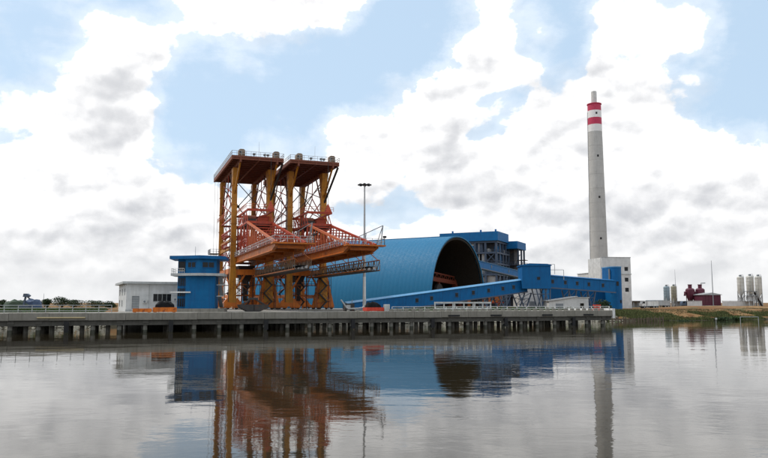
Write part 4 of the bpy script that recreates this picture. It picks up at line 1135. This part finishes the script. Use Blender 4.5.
hs = [(kw * .78, kw * .78 + 1.5, z, z + 1.5) for z in (hz_ - 5.0, hz_ - 9.0, hz_ - 12.8)] + [(kw * .16, kw * .16 + 1.5, hz_ - 5.2, hz_ - 3.7)]
wall_with_holes('front_wall', 'white_wall', t, 0, kw, 0, hz_, hs, th=.5)
box('core', 'white_wall', t, .003, kw - .5, 1.0, 12, 0, hz_ - .003)
wall = wall_with_holes('side_wall', 'white_wall', t, .51, 14, 0, hz_, [(4, 6, z, z + 1.6) for z in (hz_ - 5, hz_ - 9, hz_ - 13)], th=.3)
wall.rotation_euler = (0, 0, R(90)); wall.location = (kw, 0, 0)
for h_ in hs: box('window', 'glass_dark', t, h_[0], h_[1], .35, .42, h_[2], h_[3])
box('ledge', 'trim_grey', t, -.15, kw + .15, -.15, -.003, hz_ - 6.4, hz_ - 6.0)
box('parapet', 'trim_grey', t, -.1, kw + .1, -.1, .4, hz_ + .003, hz_ + .25)
k2 = Vector(at(589, 275))
t2 = thing('filter_house', 'low white annex against the foot of the chimney', 'building', (k2.x, k2.y, LAND), R(8))
hz2 = zat(273.5, 275) - LAND; kw2 = at(606, 275)[0] - k2.x
box('wall', 'white_wall', t2, 0, kw2, 0, 10, 0, hz2); box('roof', 'trim_grey', t2, -.2, kw2 + .2, -.2, 10.2, hz2 + .003, hz2 + .3)
box('door', 'grey_steel', t2, 1.5, 3.2, -.06, -.003, 0, 2.5)

# ------------------------------------------------------------------ chimney
DC = 590.0
cp = at(600.5, DC)
ch = thing('chimney', 'very tall concrete chimney with red and white bands at the top', 'chimney', (cp[0], cp[1], LAND))
def zc_(py): return zat(py, DC) - LAND
def rad(z): return 7.6 + (5.6 - 7.6) * (z / zc_(104))
zs = [0] + [zc_(132.3) * i / 12 for i in range(1, 13)]
for i in range(12):
    MB().lathe([(rad(zs[i]) , zs[i]), (rad(zs[i+1]), zs[i+1] - .12), (rad(zs[i+1]) - .14, zs[i+1] - .08), (rad(zs[i+1]) - .14, zs[i+1])], 40).build('shaft_lift', 'chimney_concrete', ch, True)
for a, b_, m_ in ((132.3, 125.2, 'band_white'), (125.2, 118.4, 'band_red'), (118.4, 111.3, 'band_white'), (111.3, 105.2, 'band_red')):
    MB().lathe([(rad(zc_(a)) + .02, zc_(a)), (rad(zc_(b_)) + .02, zc_(b_) - .003)], 40).build('painted_band', m_, ch, True)
z1 = zc_(105.2)
MB().lathe([(rad(z1) + .02, z1), (rad(z1) + .55, z1 + .3), (rad(z1) + .55, z1 + .95), (rad(z1) - .2, z1 + 1.0)], 40).build('crown_ring', 'band_red', ch, True)
z2 = zc_(91.5)
MB().lathe([(2.35, z1 + .9), (2.35, z2 - .5), (2.2, z2), (1.9, z2), (1.9, z2 - 2)], 28).build('flue', 'flue_steel', ch, True)
for py in (157, 198, 239, 114.5):
    z = zc_(py); r_ = rad(z); MB().box(-.75, .75, -r_ - .10, -r_ + .3, z - .9, z + .9).build('vent', 'rubber', ch)
MB().box(-.15, .15, -.1, .1, 0, zc_(112)).build('ladder', 'grey_steel', ch, loc=(-7.9, 0, 0)).rotation_euler = (0, R(.62), 0)

# ------------------------------------------------------------------ far plant on the right
def gz(px, d): s_, n_ = to_sn(at(px, d)); return land_z(s_, n_)
def silo(label, px, d, wpx, ytop, ycone, m, group, name='cement_silo'):
    x, y = at(px, d); g_ = gz(px, d) - .3; r = wpx / 2 * d / F; zt_, zl = zat(ytop, d) - g_, zat(ycone, d) - g_
    t = thing(name, label, 'silo', (x, y, g_), R(12), group)
    MB().lathe([(r * .18, zl - r * 1.9), (r, zl), (r, zt_ - r * .35), (r * .8, zt_ - r * .1), (r * .25, zt_)], 22).build('shell', m, t, True)
    q = MB(); nb = 4
    for i in range(1, nb + 1):
        z = zl + (zt_ - zl - r * .4) * i / (nb + .3); q.lathe([(r + .002, z - .09), (r + .07, z - .07), (r + .07, z + .07), (r + .002, z + .09)], 22)
    q.build('hoop', m, t, True)
    for i in range(4):
        a = math.pi / 4 + i * math.pi / 2; c, s_ = math.cos(a) * r * .92, math.sin(a) * r * .92
        MB().bar((c, s_, 0), (c, s_, zl + .2), .28).build('leg', 'galvanised', t)
    q = MB()
    for i in range(4):
        a0, a1 = math.pi / 4 + i * math.pi / 2, math.pi / 4 + (i + 1) * math.pi / 2
        p0_, p1_ = (math.cos(a0) * r * .92, math.sin(a0) * r * .92), (math.cos(a1) * r * .92, math.sin(a1) * r * .92)
        q.bar((*p0_, .3), (*p1_, zl * .9), .13); q.bar((*p1_, .3), (*p0_, zl * .9), .13); q.bar((*p0_, zl * .5), (*p1_, zl * .5), .13)
    q.build('leg_brace', 'galvanised', t)
    q = MB(); truss_rail(q, (-r * .6, -r * .6, zt_ - r * .25), (r * .6, -r * .6, zt_ - r * .25), .9, .7); q.build('top_railing', 'grey_steel', t)
    MB().box(-.35, .35, -.35, .35, zt_ - .05, zt_ + .5).build('filter', 'grey_steel', t)
    q = MB(); q.bar((r + .25, -.2, 0), (r + .25, -.2, zt_), .08); q.bar((r + .25, .25, 0), (r + .25, .25, zt_), .08); q.build('ladder', 'grey_steel', t)
    return t
G3 = 'cream silos standing in a row on the right'
silo('cream silo on legs, nearest the low white wall end', 741.5, 285, 6.2, 276.3, 291.5, 'silo_cream', G3)
silo('middle cream silo of three on legs', 751, 287, 6.8, 275.6, 291.5, 'silo_cream', G3)
silo('cream silo on legs, outermost of three from the maroon building', 759.3, 283, 6.2, 276.0, 292, 'silo_cream', G3)
silo('blue-grey twin silo beside the parked trucks', 667, 300, 5.6, 286.2, 298.5, 'silo_blue', 'small twin silos')
silo('ochre-grey twin silo beside the thin mast', 674.2, 302, 5.2, 285.8, 298.5, 'silo_ochre', 'small twin silos')
# mixer frame between the cream silos
x, y = at(751, 281)
t = thing('mixing_plant', 'grey mixing plant frame at the feet of the cream silos', 'mixing plant', (x, y, gz(751, 281) - .2), R(12))
for a in (-1.8, 0, 1.8):
    for b_ in (-1.2, 1.2): box('post', 'galvanised', t, a - .12, a + .12, b_ - .12, b_ + .12, 0, 6.2)
for z in (2.4, 4.4, 6.2): box('deck', 'grey_steel', t, -2.1, 2.1, -1.5, 1.5, z + .003, z + .2)
box('mixer', 'galvanised', t, -1.3, 1.3, -1, 1, 2.8, 4.3); MB().lathe([(.3, 4.7), (1.2, 5.6), (1.2, 6.1)], 16).build('weigh_hopper', 'silo_cream', t, True)
MB().bar((1.8, 0, 6.0), (5.0, 0, .4), .8, .35).build('belt', 'dark_steel', t)
# maroon filters
for px, tx in ((690.6, 'maroon cyclone filter beside the twin silos'), (700.6, 'maroon cyclone filter beside the maroon shed')):
    d = 296; x, y = at(px, d); g_ = gz(px, d) - .2; k_ = d / F
    t = thing('cyclone_filter', tx, 'filter', (x, y, g_), R(10), 'maroon cyclone filters')
    zt_ = zat(288.5, d) - g_; zm = zat(294.5, d) - g_; zl = zat(300.5, d) - g_; r = 4.3 * k_
    MB().lathe([(r * .15, zl - .6), (r * .55, zl), (r, zm), (r, zt_ - .5), (r * .75, zt_), (r * .42, zt_ + .15), (r * .42, zt_ + 1.4), (r * .5, zt_ + 1.45), (r * .5, zt_ + 1.7)], 22).build('vessel', 'maroon_paint', t, True)
    MB().tube([(-r * .9, 0, zm + 1), (-r * 1.35, 0, zm + .9), (-r * 1.4, 0, zm - .6)], .45, 10).build('inlet', 'maroon_paint', t, True)
    for a in (-.6, .6):
        for b_ in (-.6, .6): MB().bar((a * r, b_ * r, 0), (a * r, b_ * r, zm), .2).build('leg', 'maroon_paint', t)
    if px > 695:
        MB().tube([(r * .3, 0, zt_ + 1.6), (r * .3, 0, zt_ + 2.2), (r * 1.4, 0, zt_ + 2.3)], .18, 8).build('outlet', 'grey_steel', t)
x, y = at(702.5, 288); mw = at(720.8, 289)[0] - x; g_ = gz(711, 288) - .3; hz_ = zat(295, 288) - g_
t = thing('maroon_shed', 'maroon sheet-metal shed with a shallow grey gable roof', 'shed', (x, y, g_), R(5))
nw = 6
for i in range(nw): box('wall_panel', 'maroon_paint', t, i * mw / nw + .03, (i + 1) * mw / nw - .03, 0, 7, 0, hz_)
MB().prism([(-.4, hz_ + .003), (mw + .4, hz_ + .003), (mw + .4, hz_ + .15), (mw / 2, hz_ + 1.0), (-.4, hz_ + .15)], 'y', -.5, 7.5).build('roof', 'galvanised', t)
box('base', 'concrete', t, -.1, mw + .1, -.1, -.003, 0, .7)
def low_wall(label, a, b_, d, ytop, m='white_wall', name='boundary_wall', cat='wall', th=.35):
    x, y = at(a, d); w_ = at(b_, d)[0] - x; g_ = gz((a + b_) / 2, d) - .4; h_ = zat(ytop, d) - g_
    t = thing(name, label, cat, (x, y, g_), R(3)); n = max(1, round(w_ / 3.2))
    for i in range(n): box('panel', m, t, i * w_ / n + .02, (i + 1) * w_ / n - .02, 0, th, 0, h_ + random.uniform(-.05, .05))
    for i in range(n + 1): box('pier', m, t, i * w_ / n - .15, i * w_ / n + .15, -.06, -.003, 0, h_ + .15)
    box('coping', 'trim_grey', t, -.1, w_ + .1, -.10, th + .08, h_ + .16, h_ + .28)
    return t
low_wall('low white wall below the maroon cyclone filters', 687.5, 702, 284, 301.3)
low_wall('long low white wall between maroon shed and cream silos', 722.5, 754, 282, 301.4)
def mast(label, px, d, ytop, r):
    x, y = at(px, d); g_ = gz(px, d) - .2; h_ = zat(ytop, d) - g_
    t = thing('thin_mast', label, 'mast', (x, y, g_))
    MB().tube([(0, 0, 0), (0, 0, h_ * .55), (0, 0, h_)], [r, r * .75, r * .35], 8).build('pole', 'grey_steel', t, True)
    box('base', 'concrete', t, -.6, .6, -.6, .6, 0, .5)
mast('thin tall grey mast in front of the maroon shed', 713.3, 278, 260.5, .2)
mast('thin grey mast behind the twin silos', 676.2, 320, 269.5, .13)
mast('thin pole rising behind the wharf railing beside the covered heap', 43.5, 240, 293.5, .12)
# flat sheds and parked trucks
def flat_shed(label, a, b_, d, ytop, m, roofm):
    x, y = at(a, d); w_ = at(b_, d)[0] - x; g_ = gz((a + b_) / 2, d) - .3; h_ = zat(ytop, d) - g_
    t = thing('flat_shed', label, 'shed', (x, y, g_), R(4))
    for i in range(5): box('post', 'grey_steel', t, i * (w_ - .3) / 4, i * (w_ - .3) / 4 + .3, 0, .3, 0, h_)
    box('back_wall', m, t, 0, w_, 5, 5.3, 0, h_); box('roof', roofm, t, -.4, w_ + .4, -.6, 6, h_ + .003, h_ + .3)
flat_shed('open flat-roofed shed beside the tall white block', 633.5, 652, 296, 301.6, 'trim_grey', 'dark_steel')
flat_shed('blue-roofed open shed left of the twin silos', 652.5, 664, 312, 300.9, 'silo_blue', 'silo_blue')
flat_shed('open grey shed between twin silos and cyclone filters', 677.5, 687, 310, 301.8, 'trim_grey', 'grey_steel')
def truck(label, px, d, cabm, bodym, rz):
    x, y = at(px, d); t = thing('parked_truck', label, 'truck', (x, y, gz(px, d)), rz, 'trucks parked beyond the bank')
    box('chassis', 'dark_steel', t, 0, 6.4, -.45, .45, .6, .85)
    c = MB().prism([(0, .85), (1.75, .85), (1.75, 2.6), (.45, 2.6), (0, 1.75)], 'y', -1.1, 1.1).build('cab', cabm, t)
    MB().prism([(.08, 1.85), (.48, 2.5), (1.2, 2.5), (1.2, 1.85)], 'y', -1.13, -1.103).build('side_window', 'glass_dark', c)
    box('body', bodym, t, 1.95, 6.5, -1.2, 1.2, .9, 2.7)
    for wx in (.95, 4.6, 5.7):
        for yy in (-1.15, .8):
            wo = MB().tube([(wx, yy, .5), (wx, yy + .35, .5)], .5, 14).build('wheel', 'rubber', t, True)
            MB().tube([(wx, yy - .03, .5), (wx, yy + .38, .5)], .22, 10).build('rim', 'galvanised', wo)
truck('white truck with pale box parked by the tall white block', 640.5, 262, 'white_paint', 'white_paint', R(6))
truck('white truck with grey tipper parked near the twin silos', 652, 268, 'white_paint', 'galvanised', R(-4))
truck('dark blue truck parked below the cyclone filters', 681, 292, 'blue_grey_steel', 'dark_steel', R(3))
# ------------------------------------------------------------------ bank details
pw = qthing('timber_piling', 'row of weathered posts holding the bank beside the wharf end', 'retaining posts', s_at(29, 612), 29.0, WZ)
L_ = s_at(29, 662) - s_at(29, 612); npst = 19
for i in range(npst):
    MB().tube([(0, 0, -2), (random.uniform(-.1, .1), 0, 1.0 + random.uniform(-.25, .35))], [.2, .17], 8).build('post', 'wood', pw, loc=(L_ * i / (npst - 1) + random.uniform(-.25, .25), random.uniform(-.2, .2), 0))
MB().bar((0, .35, .6), (L_, .35, .55), .18, .3).build('wale', 'wood', pw)
def frame_gate(label, a, b_, d, ytop):
    x0, x1 = at(a, d)[0], at(b_, d)[0]; h_ = zat(ytop, d) - WZ
    t = thing('mooring_frame', label, 'frame', (x0, d, WZ), 0)
    for x in (0, x1 - x0): MB().tube([(x, 0, -2), (x, 0, h_)], .07, 8).build('upright', 'galvanised', t)
    MB().tube([(0, 0, h_ - .05), (x1 - x0, 0, h_ - .05)], .06, 8).build('crossbar', 'galvanised', t)
frame_gate('thin pale goalpost frame standing in the shallows below the cream silos', 739.5, 757.5, 172, 316.8)
x, y = at(715, 178); t = thing('marker_pole', 'thin pale marker pole in the shallows below the maroon shed', 'pole', (x, y, WZ))
MB().tube([(0, 0, -2), (.05, 0, zat(317.5, 178) - WZ)], .06, 8).build('pole', 'galvanised', t); box('plate', 'white_paint', t, -.2, .3, -.12, -.09, zat(319.5, 178) - WZ, zat(318, 178) - WZ)

def leaf_cluster(mb, c, rx, ry, rz_, n, size, rng, hollow=.35):
    for _ in range(n):
        while True:
            u = Vector((rng.uniform(-1, 1), rng.uniform(-1, 1), rng.uniform(-1, 1)))
            if hollow < u.length < 1: break
        p = Vector((c[0] + u.x * rx, c[1] + u.y * ry, c[2] + u.z * rz_))
        a = Vector((rng.gauss(0, 1), rng.gauss(0, 1), rng.gauss(0, .7))).normalized(); b = a.cross(Vector((rng.gauss(0, 1), rng.gauss(0, 1), 1))).normalized()
        s_ = size * rng.uniform(.6, 1.3)
        mb.add([p - a * s_, p - b * s_ * .45, p + a * s_, p + b * s_ * .45], [(0, 1, 2, 3)])
def plant(name, label, cat, px, d, wm, hm, m, group, n=900, size=.22, seed=0, trunk=None, z=None):
    rng = random.Random(seed); x, y = at(px, d); g_ = gz(px, d) - .1 if z is None else z
    t = thing(name, label, cat, (x, y, g_), 0, group); tr = trunk if trunk is not None else hm * .12
    b = MB(); b.tube([(0, 0, -.3), (0, 0, tr + hm * .3)], [hm * .045 + .03, hm * .02 + .01], 7)
    for i in range(5):
        a = rng.uniform(0, 6.28); b.tube([(0, 0, tr), (math.cos(a) * wm * .3, math.sin(a) * wm * .3, tr + (hm - tr) * rng.uniform(.4, .75))], [hm * .02 + .02, .015], 5)
    b.build('trunk' if cat == 'tree' else 'stem', 'bark', t)
    l = MB(); nb = 9
    for i in range(nb):
        a = rng.uniform(0, 6.28); rr_ = rng.uniform(0, .62); zz = tr + (hm - tr) * rng.uniform(.25, .78)
        k_ = rng.uniform(.28, .46)
        leaf_cluster(l, (math.cos(a) * rr_ * wm / 2, math.sin(a) * rr_ * wm / 2, zz), wm * k_ * .75, wm * k_ * .75, (hm - tr) * k_ * .6, n // nb, size, rng)
    o = MB(); o.v = l.v; o.f = l.f
    me = bpy.data.meshes.new('crown'); me.from_pydata(l.v, [], l.f); me.materials.append(MATS[m])
    inst('crown' if cat == 'tree' else 'foliage', me, t)
    return t
plant('round_tree', 'dark rounded tree in front of the blue hall beside the wharf end', 'tree', 602.5, 200, 7.2, 4.2, 'leaf_dark', None, 3200, .22, 1, .3)
GB_ = 'green bushes on the bank'
bl = [(617, 194, 4.5, 2.6, 'leaf_mid', 'leafy green bush on the bank closest to the wharf end'),
      (628, 193, 5.0, 2.2, 'leaf_mid', 'green bush on the bank below the tall white block'),
      (641, 196, 5.5, 2.2, 'leaf_dark', 'dark bush on the bank in front of the parked box truck'),
      (655, 197, 5.0, 1.9, 'leaf_mid', 'low green bush above the end of the timber posts'),
      (684, 204, 6.5, 2.0, 'leaf_dark', 'dark spreading bush on the bank below the cyclone filters'),
      (721, 212, 7.0, 1.8, 'leaf_dark', 'dark low bush on the bank below the maroon shed'),
      (735, 214, 5.0, 1.5, 'leaf_mid', 'low green bush on the bank beside the goalpost frame')]
for i, (px, d, w_, h_, m_, tx) in enumerate(bl):
    d -= 7
    plant('bank_bush', tx, 'bush', px, d, w_, h_, m_, GB_, 1500, .2, 20 + i, .05)
GL = 'dark trees behind the left end of the wharf'
for i, (px, d, w_, h_, tx) in enumerate([(62, 235, 7.0, 3.9, 'dark spreading tree behind the wharf beside the thin pole'), (47, 230, 3.2, 3.4, 'small dark tree at the foot of the thin pole'),
                                    (74, 250, 7, 2.9, 'low dark tree between spreading tree and white building'), (97, 245, 9, 2.5, 'wide low dark tree left of the white building'),
                                    (1, 225, 4, 2.8, 'small tree by the green covered heap'), (110, 240, 5, 2.3, 'low dark tree closest to the white building')]):
    plant('far_tree', tx, 'tree', px, d, w_, h_ + .6, 'leaf_dark', GL, 1300, .25, 40 + i)
# green-netted heap with blue tarpaulin
def mound(name, label, cat, px, d, w_, dd, h_, m, seed):
    x, y = at(px, d); s_, n_ = to_sn((x, y))
    return hump(name, label, cat, s_, n_, w_, dd, h_, m, gz(px, d) - .15, None, seed)
mound('netted_heap', 'green-netted heap behind the wharf railing', 'heap', 17, 215, 7.5, 6, 3.7, 'green_net', 5)
mound('tarpaulin_heap', 'blue tarpaulin covering a heap behind the wharf railing', 'heap', 32, 217, 6.0, 5, 3.9, 'blue_tarp', 8)
x, y = at(27, 213); t = thing('loader_arm', 'dark loader head sticking up over the blue tarpaulin', 'loader', (x, y, gz(27, 213)))
MB().bar((-1.2, 0, .2), (-.4, 0, 4.4), .45).bar((-.4, 0, 4.4), (.9, 0, 3.2), .35).build('arm', 'blue_grey_steel', t)
MB().prism([(-1.1, 3.9), (.5, 3.9), (.9, 4.3), (.1, 4.9), (-.9, 4.9)], 'y', -.6, .6).build('head', 'blue_grey_steel', t)
box('body', 'blue_grey_steel', t, -2, .8, -.8, .8, 0, 1.4)

# grass and reeds on the bank: stuff
def grass(name, m, s0, s1, u0, u1, n, hmin, hmax, seed, label):
    rng = random.Random(seed); v = []; f = []
    for _ in range(n):
        s_ = rng.uniform(s0, s1); u = rng.uniform(u0, u1); n_ = shore_n(s_) + u
        if mnoise.noise(Vector((s_ * .09, n_ * .2, seed))) < (-.2 if s_ > sr + 22 else -.5): continue
        if name == 'bank_grass' and s_ > sr + 22 and u > 6.0 + 2.0 * mnoise.noise(Vector((s_ * .15, 0, 2))): continue
        if SA - 3 < s_ < SB + 32 and name == 'reeds': continue
        p = sn(s_, n_); z = land_z(s_, n_) - .05; h_ = rng.uniform(hmin, hmax); a = rng.uniform(0, 6.28); w_ = rng.uniform(.07, .16)
        lx, ly = rng.gauss(0, .28) * h_, rng.gauss(0, .28) * h_
        o = len(v); v += [(p.x - math.cos(a) * w_, p.y - math.sin(a) * w_, z), (p.x + math.cos(a) * w_, p.y + math.sin(a) * w_, z), (p.x + lx, p.y + ly, z + h_)]
        f.append((o, o + 1, o + 2))
    me = bpy.data.meshes.new(name); me.from_pydata(v, [], f); me.materials.append(MATS[m])
    o = inst(name, me); o['kind'] = 'stuff'; tag(o, label, 'grass')
sr = s_at(30, 606)
grass('bank_grass', 'grass', sr, sr + 110, .1, 9.5, 46000, .2, .65, 3, 'green grass and reeds growing along the bank right of the wharf')
grass('dry_grass', 'dry_grass', sr, sr + 110, 4, 16, 12000, .15, .4, 5, 'dry yellow grass on the soil above the bank')
grass('reeds', 'leaf_mid', -60, sr, 1.5, 60, 60000, .35, 1.1, 6, 'dark green growth on the shore behind the wharf')
# loose stones under and behind the wharf: stuff
def stones():
    rng = random.Random(9); v = []; f = []
    ico = [(0,0,1),(.9,0,.2),(.28,.85,.2),(-.72,.53,.2),(-.72,-.53,.2),(.28,-.85,.2),(0,0,-.6)]
    ff = [(0,1,2),(0,2,3),(0,3,4),(0,4,5),(0,5,1),(6,2,1),(6,3,2),(6,4,3),(6,5,4),(6,1,5)]
    for _ in range(3200):
        s_ = rng.uniform(-60, sr + 6); 
        if SA - 2 < s_ < SB + 2: continue
        u = rng.uniform(-.4, 4.5); n_ = shore_n(s_) + u; p = sn(s_, n_); z = land_z(s_, n_); r_ = rng.uniform(.25, .65); a = rng.uniform(0, 6.28)
        o = len(v)
        for q in ico:
            x, y = q[0] * r_ * rng.uniform(.8, 1.3), q[1] * r_ * rng.uniform(.8, 1.3)
            v.append((p.x + x * math.cos(a) - y * math.sin(a), p.y + x * math.sin(a) + y * math.cos(a), z + q[2] * r_ * .8))
        f += [tuple(i + o for i in t) for t in ff]
    o = MB().add(v, f).build('bank_stones', 'stone'); o['kind'] = 'stuff'; tag(o, 'pale loose stones on the shore behind the wharf', 'stones')
stones()
